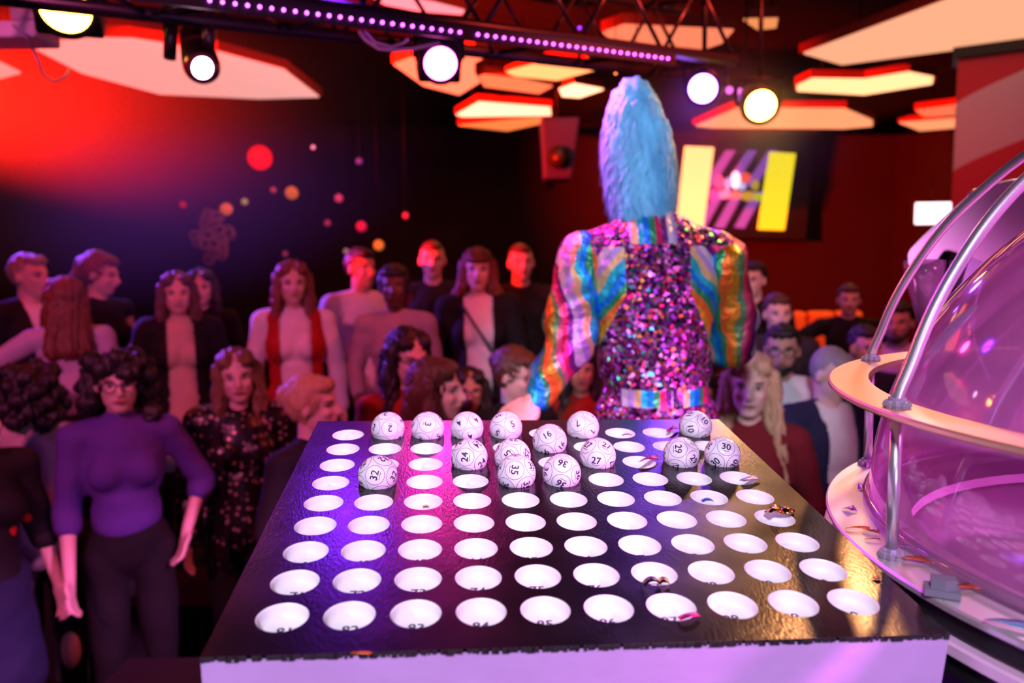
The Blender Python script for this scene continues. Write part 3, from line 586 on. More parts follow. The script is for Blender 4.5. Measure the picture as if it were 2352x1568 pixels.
def acrylic(name, tint, haze, hz, gl):
    m = bpy.data.materials.new(name); m.use_nodes = True; t = m.node_tree; t.nodes.remove(t.nodes['Principled BSDF']); out = t.nodes['Material Output']
    tr_ = t.nodes.new('ShaderNodeBsdfTransparent'); tr_.inputs[0].default_value = (*tint, 1)
    df = t.nodes.new('ShaderNodeBsdfDiffuse'); df.inputs[0].default_value = (*haze, 1); tl = t.nodes.new('ShaderNodeBsdfTranslucent'); tl.inputs[0].default_value = (*haze, 1)
    g_ = t.nodes.new('ShaderNodeBsdfGlossy'); g_.inputs['Roughness'].default_value = .06; g_.inputs[0].default_value = (.95, .9, .97, 1)
    a = t.nodes.new('ShaderNodeMixShader'); a.inputs[0].default_value = .5; t.links.new(df.outputs[0], a.inputs[1]); t.links.new(tl.outputs[0], a.inputs[2])
    b = t.nodes.new('ShaderNodeMixShader'); n = t.nodes.new('ShaderNodeTexNoise'); n.inputs['Scale'].default_value = 6; n.inputs['Detail'].default_value = 6
    tc = t.nodes.new('ShaderNodeTexCoord'); t.links.new(tc.outputs['Object'], n.inputs[0]); t.links.new(mth(t, 'MULTIPLY', n.outputs[0], hz*2), b.inputs[0])
    t.links.new(tr_.outputs[0], b.inputs[1]); t.links.new(a.outputs[0], b.inputs[2])
    lw = t.nodes.new('ShaderNodeFresnel'); lw.inputs[0].default_value = 1.45; c = t.nodes.new('ShaderNodeMixShader')
    t.links.new(mth(t, 'MINIMUM', mth(t, 'ADD', mth(t, 'MULTIPLY', lw.outputs[0], 1.0), gl), .85), c.inputs[0]); t.links.new(b.outputs[0], c.inputs[1]); t.links.new(g_.outputs[0], c.inputs[2]); t.links.new(c.outputs[0], out.inputs[0]); return m
DOME = acrylic('scuffed_dome_with_magenta_light', (.93, .80, .95), (.95, .36, .84), .50, .04)  # magenta light on clear scuffed acrylic put into the haze colour
R0 = 2.925*u; z0 = ZL-STAGE+.0005
pr = [(R0*math.cos(a), z0+R0*math.sin(a)) for a in np.linspace(0, PI/2*.999, 40)]
dm_ = Sh().lathe(pr, 128).obj('dome', DOME, mach)
Sh().lathe([(R0-.006, z0+.002), (R0+.006, z0), (R0+.006, z0+.010), (R0, z0+.012), (R0-.006, z0+.010)], 128, closed=True).obj('dome_flange', acrylic('acrylic_flange', (.9, .8, .95), (.9, .6, .9), .25, .1), mach)
# rods
prf = [(3.13, -1.0), (3.11, -.90), (3.04, -.72), (2.97, -.52), (2.88, -.31), (2.75, -.07), (2.56, .22), (2.33, .48), (1.95, .82), (1.4, 1.16), (.8, 1.38), (.25, 1.47)]
angs = [134.8, 182.0, 227, 272, 317, 2, 47, 91]
def smoothpts(P, k=4):
    P = [np.array(p, float) for p in P]; out = []
    for i in range(len(P)-1):
        a, b, c, d = P[max(i-1, 0)], P[i], P[i+1], P[min(i+2, len(P)-1)]
        for j in range(k): t = j/k; out.append(.5*((2*b)+(c-a)*t+(2*a-5*b+4*c-d)*t*t+(3*b-a-3*c+d)*t**3))
    return out+[P[-1]]
clamp_m = pm('clear_faceted_plastic', (.6, .5, .7), .1, .6)
for a in angs:
    a = math.radians(a); s = Sh().tube(smoothpts([L3(r*u, a, CAMZ+z*u) for r, z in prf]), .0062, 14); s.obj('curved_rod', CHROME, mach)
    s = Sh().tube([L3(3.12*u, a, ZL-.0), L3(3.12*u, a, ZU-.0076)], .0060, 14); s.obj('upright_post', CHROME, mach)
    for z_, nm in ((ZU, 'rod_foot'), (ZL, 'rod_foot')):
        c_ = np.array(L3(3.12*u, a, z_)); s = Sh()
        for k in range(9):
            b_ = k/9*2*PI; s.ell(c_+np.array([.009*math.cos(b_), .009*math.sin(b_), .003]), (.005, .005, .0045), n=6, m=4)
        s.cone(c_, c_+np.array([0, 0, .010]), .0105, .008, 12, caps=False); s.obj(nm, clamp_m, mach, smooth=False)
Sh().lathe([(.001, 1.50*u+CAMZ-STAGE), (.3*u, 1.5*u+CAMZ-STAGE), (.3*u, 1.42*u+CAMZ-STAGE), (.001, 1.42*u+CAMZ-STAGE)], 32).obj('top_hub', CHROME, mach)
# body and base
BODY = acrylic('violet_acrylic_body', (.45, .25, .62), (.42, .2, .75), .35, .04)
Sh().lathe([(2.85*u, ZL-.066-STAGE), (2.85*u, .46)], 96).obj('clear_body', BODY, mach)
Sh().lathe([(.001, .46), (2.9*u, .46), (2.95*u, .45), (2.95*u, .02), (2.8*u, 0), (.001, 0)], 64).obj('base_cabinet', BLACKMETAL, mach)
# small latch block on the lower ring
lp = on_plane(2163, 1363, ZL+.001); lt = Sh().box((-.014, -.010, 0), (.014, .010, .006)); lt.prism([(-.009, -.006, .006), (.002, -.009, .006), (.011, -.004, .006), (.011, .007, .006), (-.009, .007, .006)], (0, 0, .009))
o = lt.obj('grey_latch', pm('grey_rubber', (.16, .15, .2), .6), mach, smooth=False); o.location = Vector(lp-np.array([MC[0], MC[1], STAGE])); o.rotation_euler = (0, 0, -.45)

# white blower hood behind the machine ------------------------------------------------
hd_ = 1.62; hc = W(2250, 560, hd_); hood = empty('blower_hood', (hc[0], hc[1], STAGE)); tag(hood, 'glossy white sloping hood with a clear pink funnel behind the machine rods', 'machine hood')
hb0 = np.array([hc[0], hc[1], STAGE]); hp = lambda x, y, d=hd_: W(x, y, d)-hb0
HW = pm('glossy_white_plastic', (.85, .74, .84), .22, coat=.5)
def chaik(P, k=2):
    for _ in range(k):
        Q = []
        for i in range(len(P)): a, b = np.array(P[i], float), np.array(P[(i+1) % len(P)], float); Q += [a*.85+b*.15, a*.15+b*.85]
        P = Q
    return P
Sh().prism([hp(*p) for p in chaik([(2083, 580), (2120, 540), (2215, 455), (2262, 425), (2330, 410), (2440, 410), (2440, 640), (2330, 640), (2225, 590), (2170, 572), (2150, 600), (2085, 615)])], (.15, .24, 0)).obj('hood_shell', HW, hood, smooth=False, bevel=.012)
FUN = acrylic('clear_pink_funnel', (.8, .55, .75), (.85, .45, .75), .22, .08)
fa, fb = hp(2124, 600, hd_+.03), hp(2118, 745, hd_+.03); Sh().tube([fa, fa*.75+fb*.25, fa*.5+fb*.5, fb], [.042, .038, .028, .008], 24).obj('funnel', FUN, hood)
Sh().prism([hp(2185, 577, hd_+.02), hp(2225, 592, hd_+.02), hp(2200, 672, hd_+.02), hp(2172, 665, hd_+.02)], (0, .12, 0)).obj('dark_vent', BLACKMETAL, hood, smooth=False)
Sh().prism([hp(2227, 592, hd_), hp(2262, 602, hd_), hp(2225, 690, hd_), hp(2200, 682, hd_)], (0, .1, 0)).obj('lilac_bracket', pm('lilac_plastic', (.45, .38, .6), .4), hood, smooth=False)
hs = Sh().box((-.02, .04, 0), (.14, .2, hp(2250, 600)[2])); hs.box((-.1, -.02, 0), (.22, .26, .02)); hs.obj('hood_stand', BLACKMETAL, hood, smooth=False)
Sh().tube([hp(2222, 470), hp(2228, 445), hp(2240, 437), hp(2256, 440)], .004, 8).obj('wire_hook', CHROME, hood)

# ================================================================== CONFETTI
GOLD = pm('gold_foil', (.80, .58, .16), .16, 1.0); PINKF = pm('magenta_foil', (.9, .06, .38), .2, .9); BLUEF = pm('blue_foil', (.05, .12, .7), .2, .8); VIO = pm('violet_foil', (.35, .08, .6), .22, .8)
ORF = pm('orange_foil', (.9, .22, .05), .2, .8); LILF = pm('lilac_foil', (.7, .55, .85), .2, .8); CYF = pm('blue_and_white_foil', (.3, .6, .95), .2, .7)
def foil(P, nrm, l, w, ang, curl, m, label, lift=.0012, twist=0.):
    z = np.array(nrm, float); z /= np.linalg.norm(z); a = np.array([1., 0, 0]); x = a-z*(a@z); x /= np.linalg.norm(x); y = np.cross(z, x)
    ca, sa = math.cos(ang), math.sin(ang); ex, ey = x*ca+y*sa, -x*sa+y*ca; V = []; N = 10
    for i in range(N+1):
        t = i/N-.5; hgt = lift+abs(curl)*l*(.25-t*t)*1.6 if curl > 0 else lift+abs(curl)*l*t*t*3
        tw = twist*t
        for s_ in (-.5, .5): V.append(ex*(t*l)+ey*(s_*w*math.cos(tw))+z*(hgt+abs(s_*w*math.sin(tw))+s_*w*math.sin(tw)))
    V = V+[v+z*.0003 for v in V]; k = 2*(N+1)
    Fc = [[2*i, 2*i+2, 2*i+3, 2*i+1] for i in range(N)]+[[k+2*i, k+2*i+1, k+2*i+3, k+2*i+2] for i in range(N)]
    Fc += [[2*i, k+2*i, k+2*i+2, 2*i+2] for i in range(N)]+[[2*i+1, 2*i+3, k+2*i+3, k+2*i+1] for i in range(N)]+[[0, 1, k+1, k], [2*N, k+2*N, k+2*N+1, 2*N+1]]
    o = Sh().add(V, Fc).obj('foil_confetti', m, loc=P); tag(o, label, 'confetti', 'foil confetti scraps')
NB = BM[:3, 2]
for px, py, l, w, ang, cu, m, lab, tw in (
    (1780, 1182, .020, .014, .3, .8, GOLD, 'gold foil scrap folded across the rightmost cup of row six, left half', .8), (1806, 1180, .016, .015, 1.0, .9, GOLD, 'gold foil curl beside the folded gold scrap at the board edge', .5),
    (1490, 1062, .030, .007, .5, .4, PINKF, 'long magenta foil strip over a third-row cup right of ball 27', 1.2), (1545, 991, .022, .008, .7, .5, PINKF, 'pink foil scrap at a back-row cup left of ball 10', .8),
    (1722, 1105, .026, .010, .45, .2, LILF, 'lilac foil strip sticking out of the last fourth-row cup', .5), (1583, 1420, .020, .006, .35, .25, PINKF, 'hot pink foil strip on the near rim of cup 87', .2),
    (1524, 1342, .010, .010, .1, .9, GOLD, 'tiny gold scrap standing on the rim between rows eight and nine', .3), (1497, 1345, .016, .009, .1, .9, pm('black_foil', (.02, .02, .02), .2, .5), 'black foil curl below cup 77 beside a gold scrap', .1),
    (2014, 1331, .007, .006, .4, .3, GOLD, 'little gold flake lying near the right edge of the board', .2), (1440, 1002, .014, .005, .1, .4, LILF, 'grey foil sliver at the near rim of a back-row cup right of ball 7', .2),
    (830, 1503, .016, .003, .0, .1, ORF, 'orange flake on the front edge of the board at left', .0)):
    h_ = .0; _, P = board_pt(px, py, h_); foil(P, NB, l, w, ang, cu, m, lab, lift=.0012, twist=tw)
for px, py, l, w, ang, cu, m, lab in ((978, 1165, .007, .005, .2, .3, GOLD, 'gold square scrap inside a fifth-row cup of the third column'), (1625, 1152, .014, .005, .1, .5, BLUEF, 'blue foil scrap inside a fifth-row cup near the right')):
    _, P = board_pt(px, py, -.236*U); foil(P, NB, l, w, ang, cu, m, lab)
for px, py, l, w, ang, m, lab in ((1981, 1122, .018, .011, 1.1, VIO, 'violet foil scrap standing on the bright lower ring, farthest one'), (1951, 1173, .014, .011, .0, VIO, 'violet square foil scrap on the left of the lower ring'),
    (1970, 1218, .026, .006, -.1, ORF, 'thin copper foil strip on the lower ring'), (2000, 1224, .017, .007, -.3, GOLD, 'bronze foil rectangle right of the copper strip'), (2004, 1242, .016, .003, -.1, GOLD, 'thin dark gold sliver below the bronze rectangle'),
    (2060, 1243, .011, .010, .5, ORF, 'orange foil scrap just right of the near post'), (2078, 1260, .014, .008, -.2, LILF, 'white-pink foil scrap behind the near post foot'),
    (2100, 1292, .036, .009, -.35, ORF, 'long orange folded foil strip on the ring right of the post foot'), (2215, 1356, .030, .009, .1, ORF, 'orange foil strip with white glints beside the grey latch'), (2318, 1442, .034, .012, -.5, CYF, 'shiny blue and white foil strip at the right edge of the ring')):
    P = on_plane(px, py, ZL); foil(P, (0, 0, 1), l, w, ang, .25, m, lab, twist=.7)

# ================================================================== PEOPLE
def nrm_(v): v = np.array(v, float); return v/(np.linalg.norm(v)+1e-12)
def hand(sh, wr, d, palm, s=1., side=1, curl=.35, grow=1.):
    """palm, four unequal bent fingers and a side thumb. d: pointing dir, palm: palm normal"""
    d = nrm_(d); palm = nrm_(np.array(palm)-d*(np.array(palm)@d)); e = np.cross(d, palm)*side
    R = np.c_[e, palm, d]; c = wr+d*.048*s; sh.ell(c, (.040*s*grow, .016*s*grow, .050*s*grow), R)
    sh.cone(wr-d*.02*s, wr+d*.03*s, .024*s, .022*s)
    for k, (off, ln) in enumerate(((-.029, .062), (-.010, .074), (.010, .070), (.029, .054))):
        b = wr+d*.088*s+e*off*s; f1 = nrm_(d+palm*curl*.6+e*off*2.5); m = b+f1*ln*.55*s; f2 = nrm_(d+palm*curl*2.4+e*off); t = m+f2*ln*.5*s
        sh.cone(b-d*.02*s, m, .0092*s*grow, .0088*s*grow, 8); sh.cone(m, t, .0088*s*grow, .0075*s*grow, 8)
    b = wr+d*.030*s-e*.030*s; m = b+nrm_(d*.8-e*.75+palm*.3)*.040*s; t = m+nrm_(d-e*.15+palm*.35)*.032*s
    sh.cone(b, m, .0125*s*grow, .0105*s*grow, 8); sh.cone(m, t, .0105*s*grow, .0085*s*grow, 8)
def head_prims(sh, T):
    """T(local)->body local; R rotation"""
    f, R, s = T
    E = lambda c, r, R2=None: sh.ell(f(c), tuple(q*s for q in r), R if R2 is None else R@R2)
    E((0, .014, .028), (.077, .095, .092)); E((0, -.016, -.028), (.063, .073, .088)); E((0, -.046, -.086), (.034, .036, .027))
    E((0, -.085, .0), (.012, .014, .028)); sh.cone(f((0, -.086, .008)), f((0, -.106, -.026)), .008*s, .013*s, 10); E((0, -.096, -.030), (.017, .012, .010))
    E((0, -.088, -.057), (.024, .011, .011)); E((0, -.07, .022), (.050, .02, .016))
    for q in (-1, 1): E((q*.077, .014, -.006), (.011, .021, .031), rot('z', q*15)); E((q*.036, -.062, -.022), (.022, .02, .02))
def face_post(f_inv, s, extra=None):
    def post(me, co, nr):
        h = f_inv(co)
        for q in (-1, 1):
            d2 = ((h[:, 0]-q*.031)**2+(h[:, 2]-.004)**2)/(.014**2)
            w = np.exp(-d2)*(h[:, 1] < -.03)*(np.abs(h[:, 2]) < .12); co = co+(co*0+(f_inv.back(np.array([[0, .007, 0]])) - f_inv.back(np.zeros((1, 3)))))*w[:, None]
        d2 = (h[:, 2]+.057)**2/.0022**2+(h[:, 0]/.024)**4; w = np.exp(-d2)*(h[:, 1] < -.05); co = co+(f_inv.back(np.array([[0, .004, 0]]))-f_inv.back(np.zeros((1, 3))))*w[:, None]
        a = me.attributes.new('hco', 'FLOAT_VECTOR', 'POINT'); a.data.foreach_set('vector', h.astype(np.float32).ravel())
        if extra: co = extra(me, co, nr)
        return co
    return post
class HeadT:
    def __init__(s, c, R, k): s.c, s.R, s.k = np.array(c, float), R, k
    def __call__(s, co): return ((np.atleast_2d(co)-s.c)@s.R)/s.k
    def back(s, h): return (np.atleast_2d(h)*s.k)@s.R.T+s.c
    def f(s, p): return s.back(p)[0]
def strand_post(HT, amp=.005, fr=34):
    def post(me, co, nr):
        h = HT(co); a = np.arctan2(h[:, 0], -h[:, 1]+.02); w = np.sin(a*fr+3*np.sin(h[:, 2]*22))+.6*np.sin(a*fr*2.3+5*np.sin(h[:, 2]*13)+1)+.5*np.sin(h[:, 0]*190+h[:, 2]*25)
        return co+nr*(w*amp)[:, None]
    return post
def fold_post(seed, amp=.006):
    r = np.random.default_rng(seed); K = r.normal(0, 1, (7, 3))*np.array([16, 16, 26]); Ph = r.uniform(0, 6.28, 7)
    def post(me, co, nr):
        w = sum(np.sin(co@k+p) for k, p in zip(K, Ph))/7; return co+nr*(w*amp*1.6)[:, None]
    return post
def open_post(seed, hw0, hw1, zlo, zhi, cx=0.):
    fp = fold_post(seed)
    def post(me, co, nr):
        co = fp(me, co, nr); me.vertices.foreach_set('co', co.ravel()); bm = bmesh.new(); bm.from_mesh(me)
        kill = []
        for v in bm.verts:
            x, y, z = v.co
            if y < -.01 and zlo < z < zhi and abs(x-cx) < hw0+(hw1-hw0)*(z-zlo)/(zhi-zlo): kill.append(v)
        bmesh.ops.delete(bm, geom=kill, context='VERTS'); bm.to_mesh(me); bm.free(); return None
    return post
ARMS = {'down': ((.055, .03, -.27), (.075, -.05, -.51)), 'bent': ((.065, .03, -.26), (.02, -.19, -.36)), 'out': ((.22, -.02, -.14), (.42, -.10, -.20)),
        'chest': ((.085, .0, -.26), (-.07, -.18, -.22)), 'hip': ((.13, .06, -.24), (.05, -.05, -.42)), 'slack': ((.04, -.02, -.28), (.04, -.16, -.50))}
def person(px, py, d, floor, label, yaw=0, hyaw=0, htilt=0, hroll=0, sex='f', skin='pale', hair='long', hcol='brown', top='black', sleeve='long', bottom='black',
           arms=('down', 'down'), outer=None, ocol='black', glasses=False, skirt=False, vox=.0095, low=False, hem=.90, strap=False, beard=False, Hmin=1.5, Hmax=1.9):
    P = W(px, py, d); s = (P[2]-floor)/1.58; H = s*1.7
    if not Hmin < H < Hmax: print('HEIGHT', label, round(H, 2))
    base = math.degrees(math.atan2(-P[0], P[1])); R0_ = rot('z', base+yaw)
    wide = 1.12 if sex == 'm' else 1.
    def J(x, y, z): return np.array([x, y, z])*s
    hc_ = J(0, -.02, 1.58); Rh = rot('z', hyaw)@rot('y', hroll)@rot('x', -htilt) ; HT = HeadT(hc_, Rh, s)
    root_loc = P-R0_@hc_; root_loc[2] = floor
    b = Sh(); head_prims(b, (HT.f, Rh, s))
    nk = .054 if sex == 'm' else .046
    b.cone(HT.f((0, .02, -.05)), J(0, .012, 1.40), nk*s, nk*1.1*s)
    sw = .17*wide; tor = []
    def torso(S, g, tr=1., hz=.8):
        S.ell(J(0, .0, 1.25), ((.142*wide+g)*s, (.098*wide+g)*s, (.185+g)*s)); S.ell(J(0, .005, 1.07), ((.120*wide+g)*s, (.088*wide+g)*s, (.16+g if hz < .97 else .09)*s))
        if hz < .97: S.ell(J(0, .01, .92), ((.150+g)*s, (.108+g)*s, (.13+g)*s))
        for q in (-1, 1):
            S.cone(J(0, .012, 1.405), J(q*sw*tr, .01, 1.375), (.048+g)*s, (.050*(1 if tr == 1 else .85)+g)*s)
            if sex == 'f': S.ell(J(q*.062, -.078, 1.235), ((.058+g)*s, (.045+g)*s, (.058+g)*s))
            else: S.ell(J(q*.07, -.05, 1.27), ((.075+g)*s, (.05+g)*s, (.075+g)*s))
    torso(b, 0)
    AJ = []
    for q, an in ((-1, arms[0]), (1, arms[1])):
        e, w = ARMS[an]; sj = np.array([q*sw, .01, 1.375]); ej = sj+np.array([q*e[0], e[1], e[2]]); wj = sj+np.array([q*w[0], w[1], w[2]]); sj, ej, wj = sj*s, ej*s, wj*s
        AJ.append((q, sj, ej, wj)); k = 1.12 if sex == 'm' else .95
        b.cone(sj, ej, .047*k*s, .037*k*s); b.cone(ej, wj, .037*k*s, .024*k*s)
        dd = nrm_(wj-ej); hand(b, wj, nrm_(dd+np.array([0, -.05, -.25])), np.array([-q*1., -.35, .1]) if an in ('down', 'slack', 'hip') else np.array([-q*.4, .2, -.9]), s, q)
    for q in (-1, 1):
        b.cone(J(q*.085, .01, .88), J(q*.095, -.005, .48), .082*s, .052*s); b.cone(J(q*.095, -.005, .48), J(q*.10, .02, .09), .052*s, .036*s)
        b.ell(J(q*.10, .045, .36), (.045*s, .045*s, .10*s)); b.ell(J(q*.105, -.035, .035), (.040*s, .105*s, .034*s)); b.ell(J(q*.10, .03, .045), (.034*s, .04*s, .044*s))
    body = solid(b, 'person', SKIN[skin], loc=root_loc, voxel=vox*s, smooth=2, post=face_post(HT, s))
    body.rotation_euler = (0, 0, math.radians(base+yaw)); tag(body, label, 'person', 'guests watching from the dark room')
    # trousers / skirt
    seed = int(abs(px*3+py))+5
    g = Sh()
    if skirt:
        g.ell(J(0, .01, .93), (.168*s, .126*s, .13*s)); g.cone(J(0, .01, .90), J(0, .01, .56), .155*s, .19*s, 20); solid(g, 'skirt', CL[bottom], body, voxel=.013, post=fold_post(seed+1))
    else:
        g.ell(J(0, .01, .93), (.160*s, .119*s, .145*s)); g.cone(J(0, .008, .95), J(0, .008, 1.07), .112*s, .100*s, 20)
        for q in (-1, 1): g.cone(J(q*.085, .01, .88), J(q*.095, -.005, .48), .096*s, .066*s); g.cone(J(q*.095, -.005, .48), J(q*.10, .02, .10), .066*s, .054*s)
        solid(g, 'trousers', CL[bottom], body, voxel=.013, post=fold_post(seed+1))
    for q in (-1, 1):
        f = Sh(); f.ell(J(q*.105, -.035, .042), (.049*s, .118*s, .040*s)); f.ell(J(q*.10, .035, .06), (.045*s, .05*s, .058*s)); solid(f, 'shoe', CL['black'], body, voxel=.012)
    # top
    def upper(S, g, sl, collar=False, hz=hem, tr=1.):
        torso(S, g, tr, hz); S.cone(J(0, .01, 1.10), J(0, .01, hz), (.125*wide+g)*s*.9, ((.150 if hz < .97 else .128*wide)+g)*s*.93, 20)
        for q, sj, ej, wj in AJ:
            k = 1.12 if sex == 'm' else .95
            if sl == 'long': S.cone(sj, ej, (.049*k+g)*s, (.042*k+g)*s); S.cone(ej, ej*.06+wj*.94, (.042*k+g)*s, (.031*k+g)*s)
            elif sl == 'elbow': S.cone(sj, ej, (.049*k+g)*s, (.043*k+g)*s); S.cone(ej, ej*.75+wj*.25, (.043*k+g)*s, (.041*k+g)*s)
            elif sl == 'short': S.cone(sj, sj*.5+ej*.5, (.050*k+g)*s, (.050*k+g)*s)
        if collar: S.cone(J(0, .012, 1.42), J(0, .008, 1.475), (nk+.008)*s, (nk+.006)*s, 16, caps=False)
    g = Sh(); upper(g, .013, sleeve, collar='turtle' in top)
    tm = top.replace('turtle_', '')
    solid(g, 'top' if sex == 'f' else 'shirt', CL[tm], body, voxel=.012, post=fold_post(seed))
    if outer:
        g = Sh(); upper(g, .030, 'long' if outer != 'vest' else 'none', hz=.80 if outer != 'vest' else .84, tr=1. if outer != 'vest' else .62)
        solid(g, {'vest': 'vest', 'cardigan': 'cardigan', 'jacket': 'jacket'}[outer], CL[ocol], body, voxel=.013, post=open_post(seed+2, {'vest': .085, 'cardigan': .085, 'jacket': .06}[outer]*s, {'vest': .075, 'cardigan': .06, 'jacket': .075}[outer]*s, .6*s, 1.47*s))
    if strap:
        pts = [J(-.10, -.09, 1.40), J(-.02, -.135, 1.28), J(.05, -.15, 1.17), J(.12, -.12, 1.02), J(.15, -.09, .95)]; Sh().tube(pts, .009, 6).obj('bag_strap', CL['black'], body)
    # hair
    hm = HAIR[hcol]; h = Sh(); E = lambda c, r, R2=None: h.ell(HT.f(c), tuple(q*s for q in r), Rh if R2 is None else Rh@R2)
    if hair == 'short': E((0, .032, .034), (.086, .090, .098)); E((0, -.02, .085), (.064, .066, .036))
    elif hair == 'stubble': E((0, .030, .032), (.081, .088, .096)); E((0, -.012, .075), (.062, .066, .044))
    elif hair == 'cap':
        E((0, .018, .045), (.090, .100, .085)); h.ell(HT.f((0, -.105, .045)), (.07*s, .06*s, .010*s), Rh)
    else:
        E((0, .030, .030), (.092, .094, .104))
        if hair in ('long', 'verylong'):
            for q in (-1, 1): E((q*.038, -.010, .076), (.044, .068, .044), rot('y', q*22))
        else: E((0, -.018, .080), (.068, .066, .040))
        if hair in ('long', 'bob', 'verylong'):
            L_ = {'long': -.27, 'bob': -.15, 'verylong': -.40}[hair]; w_ = {'long': .105, 'bob': .115, 'verylong': .12}[hair]
            for q in (-1, 1):
                h.cone(HT.f((q*.072, .01, .04)), HT.f((q*.085, .0, -.09)), .034*s, .034*s); h.cone(HT.f((q*.085, .0, -.09)), J(*( (q*w_, -.035 if hair != 'bob' else .0, 1.58+L_))), .036*s, .030*s if hair != 'bob' else .040*s)
                h.cone(HT.f((q*.05, .06, .0)), J(q*.07, .095, 1.58+L_), .05*s, .045*s)
            h.cone(HT.f((0, .07, .0)), J(0, .10, 1.58+L_), .055*s, .05*s)
            if hair == 'bob': E((0, -.055, .066), (.060, .045, .030))
        if hair == 'curly':
            for k in range(34):
                a = k*2.4; z_ = .11-.0075*k; r_ = .085+.030*min(1, k/14); y_ = -math.cos(a)*r_
                if y_ < -.045 and z_ < .045: continue
                E((math.sin(a)*r_, y_+.02, z_), (.040, .040, .040))
            for k in range(7): E((-.06+.02*k, -.072, .072+.008*(k % 2)), (.022, .020, .020))
        if hair == 'bun': E((0, .118, .045), (.040, .034, .040)); E((.012, .128, .02), (.028, .026, .028)); E((0, .05, .04), (.082, .075, .085)); h.cone(HT.f((.066, -.03, .05)), HT.f((.074, -.03, -.05)), .010*s, .005*s)
        if hair == 'tail': E((0, .10, .05), (.035, .035, .04)); h.cone(HT.f((0, .11, .05)), HT.f((0, .15, -.10)), .036*s, .022*s); h.cone(HT.f((0, .15, -.10)), HT.f((0, .13, -.22)), .024*s, .012*s)
    ho = solid(h, 'hair' if hair != 'cap' else 'cap', hm if hair != 'cap' else CL['maroon'], body, voxel=.0085*s, smooth=1, post=strand_post(HT, .0045 if hair in ('short', 'bun', 'tail') else .0055 if hair != 'stubble' and hair != 'cap' else .0008))
    if beard: 
        h = Sh(); h.ell(HT.f((0, -.048, -.088)), (.043*s, .046*s, .036*s), Rh)
        for q in (-1, 1): h.cone(HT.f((q*.064, -.0, -.03)), HT.f((q*.040, -.05, -.082)), .012*s, .018*s)
        solid(h, 'beard', hm, body, voxel=.0085*s, smooth=1)
    if glasses:
        g = Sh()
        for q in (-1, 1):
            pts = [HT.f((q*.032+.026*math.cos(t), -.104+.008*abs(math.cos(t)), .003+.021*math.sin(t))) for t in np.linspace(0, 2*PI, 20)]; g.tube(pts, .0024*s, 6)
            g.tube([HT.f((q*.058, -.096, .008)), HT.f((q*.082, -.03, .010)), HT.f((q*.084, .02, .006))], .0022*s, 6)
        g.tube([HT.f((-.008, -.104, .007)), HT.f((.008, -.104, .007))], .0022*s, 6); g.obj('glasses', pm('glasses_frame', (.10, .08, .10), .12, .8), body)
    return body
R = RISE
# rear rows, standing on the riser
person(72, 636, 4.3, R, 'person with grey hair, dark jacket over white shirt, far left rear row', yaw=35, hyaw=10, sex='m', hair='short', hcol='grey', top='white', outer='jacket', ocol='black')
person(150, 690, 3.95, R, 'person seen from behind, auburn hair, lavender sweater, reaching out to the left edge', yaw=180, hyaw=15, hair='long', hcol='auburn', top='lav', sleeve='long', bottom='black', arms=('down', 'out'), hem=1.0, skirt=True)
person(232, 630, 4.5, R, 'person with ponytail and sleeveless black top, face turned right in profile', yaw=40, hyaw=25, htilt=-12, hair='tail', hcol='auburn', top='black', sleeve='none', arms=('slack', 'down'))
person(408, 676, 4.2, R, 'smiling person with long dark hair, cream top under an open dark cardigan', skin='smile', hair='long', hcol='brown', top='cream', outer='cardigan', ocol='black', hem=.83)
person(463, 662, 4.9, R, 'person half hidden, only a small orange-lit face right of the smiling one in cream', yaw=-10, hair='long', hcol='black', top='black')
person(672, 652, 4.2, R, 'person with long hair in white blouse and open red vest, arms at sides', hyaw=5, skin='smile', hair='long', hcol='auburn', top='white', sleeve='long', outer='vest', ocol='redvest', arms=('down', 'down'), bottom='black', hem=.86)
person(832, 618, 4.75, R, 'person with short black hair in a white shirt, sleeves rolled, looking right', yaw=25, hyaw=10, sex='m', skin='tan', hair='short', hcol='black', top='white', sleeve='elbow', arms=('bent', 'slack'))
person(905, 660, 4.15, R, 'dark-skinned person in a pale off-shoulder sweater right of the white-shirted one', yaw=-5, skin='dark', hair='bun', hcol='black', top='greyknit', sleeve='long', arms=('bent', 'down'), hem=.92)
person(993, 598, 5.1, R, 'tall person in plain black shirt, cropped hair, left of the auburn bob', sex='m', hair='stubble', hcol='brown', top='charcoal', sleeve='long')
person(1097, 622, 4.4, R, 'person with auburn bob, white top, dark jacket and cross-body strap', hair='bob', hcol='auburn', top='white', outer='jacket', ocol='black', strap=True, bottom='black', hem=.93)
person(1197, 604, 5.1, R, 'person in black with cropped hair, just left of the performer', sex='m', yaw=10, hair='stubble', hcol='brown', top='black')
person(1728, 645, 4.9, R, 'person in dark shirt with orange-lit face touching the performer\'s right sleeve', sex='m', yaw=-5, hyaw=-15, hair='short', hcol='black', top='black')
person(1786, 722, 4.5, .2, 'person with short brown hair just above the bearded guest in white, face lit orange', sex='m', hyaw=15, hair='short', hcol='brown', top='charcoal', Hmin=1.4)
person(1950, 690, 5.2, R, 'person in dark jacket standing before the orange booth, arms out', sex='m', hyaw=5, hair='short', hcol='brown', top='black', arms=('out', 'hip'))
person(2062, 742, 4.3, .15, 'bearded person with dark hair seen between the two curved chrome rods', sex='m', hyaw=-10, skin='tan', hair='short', hcol='black', top='lav', beard=True)
person(1796, 805, 3.75, 0, 'bearded person with glasses in an open-necked white shirt at right', sex='m', hyaw=0, hair='short', hcol='black', top='white', skin='tan', beard=True, glasses=True, sleeve='long', arms=('down', 'down'), Hmax=2.0)
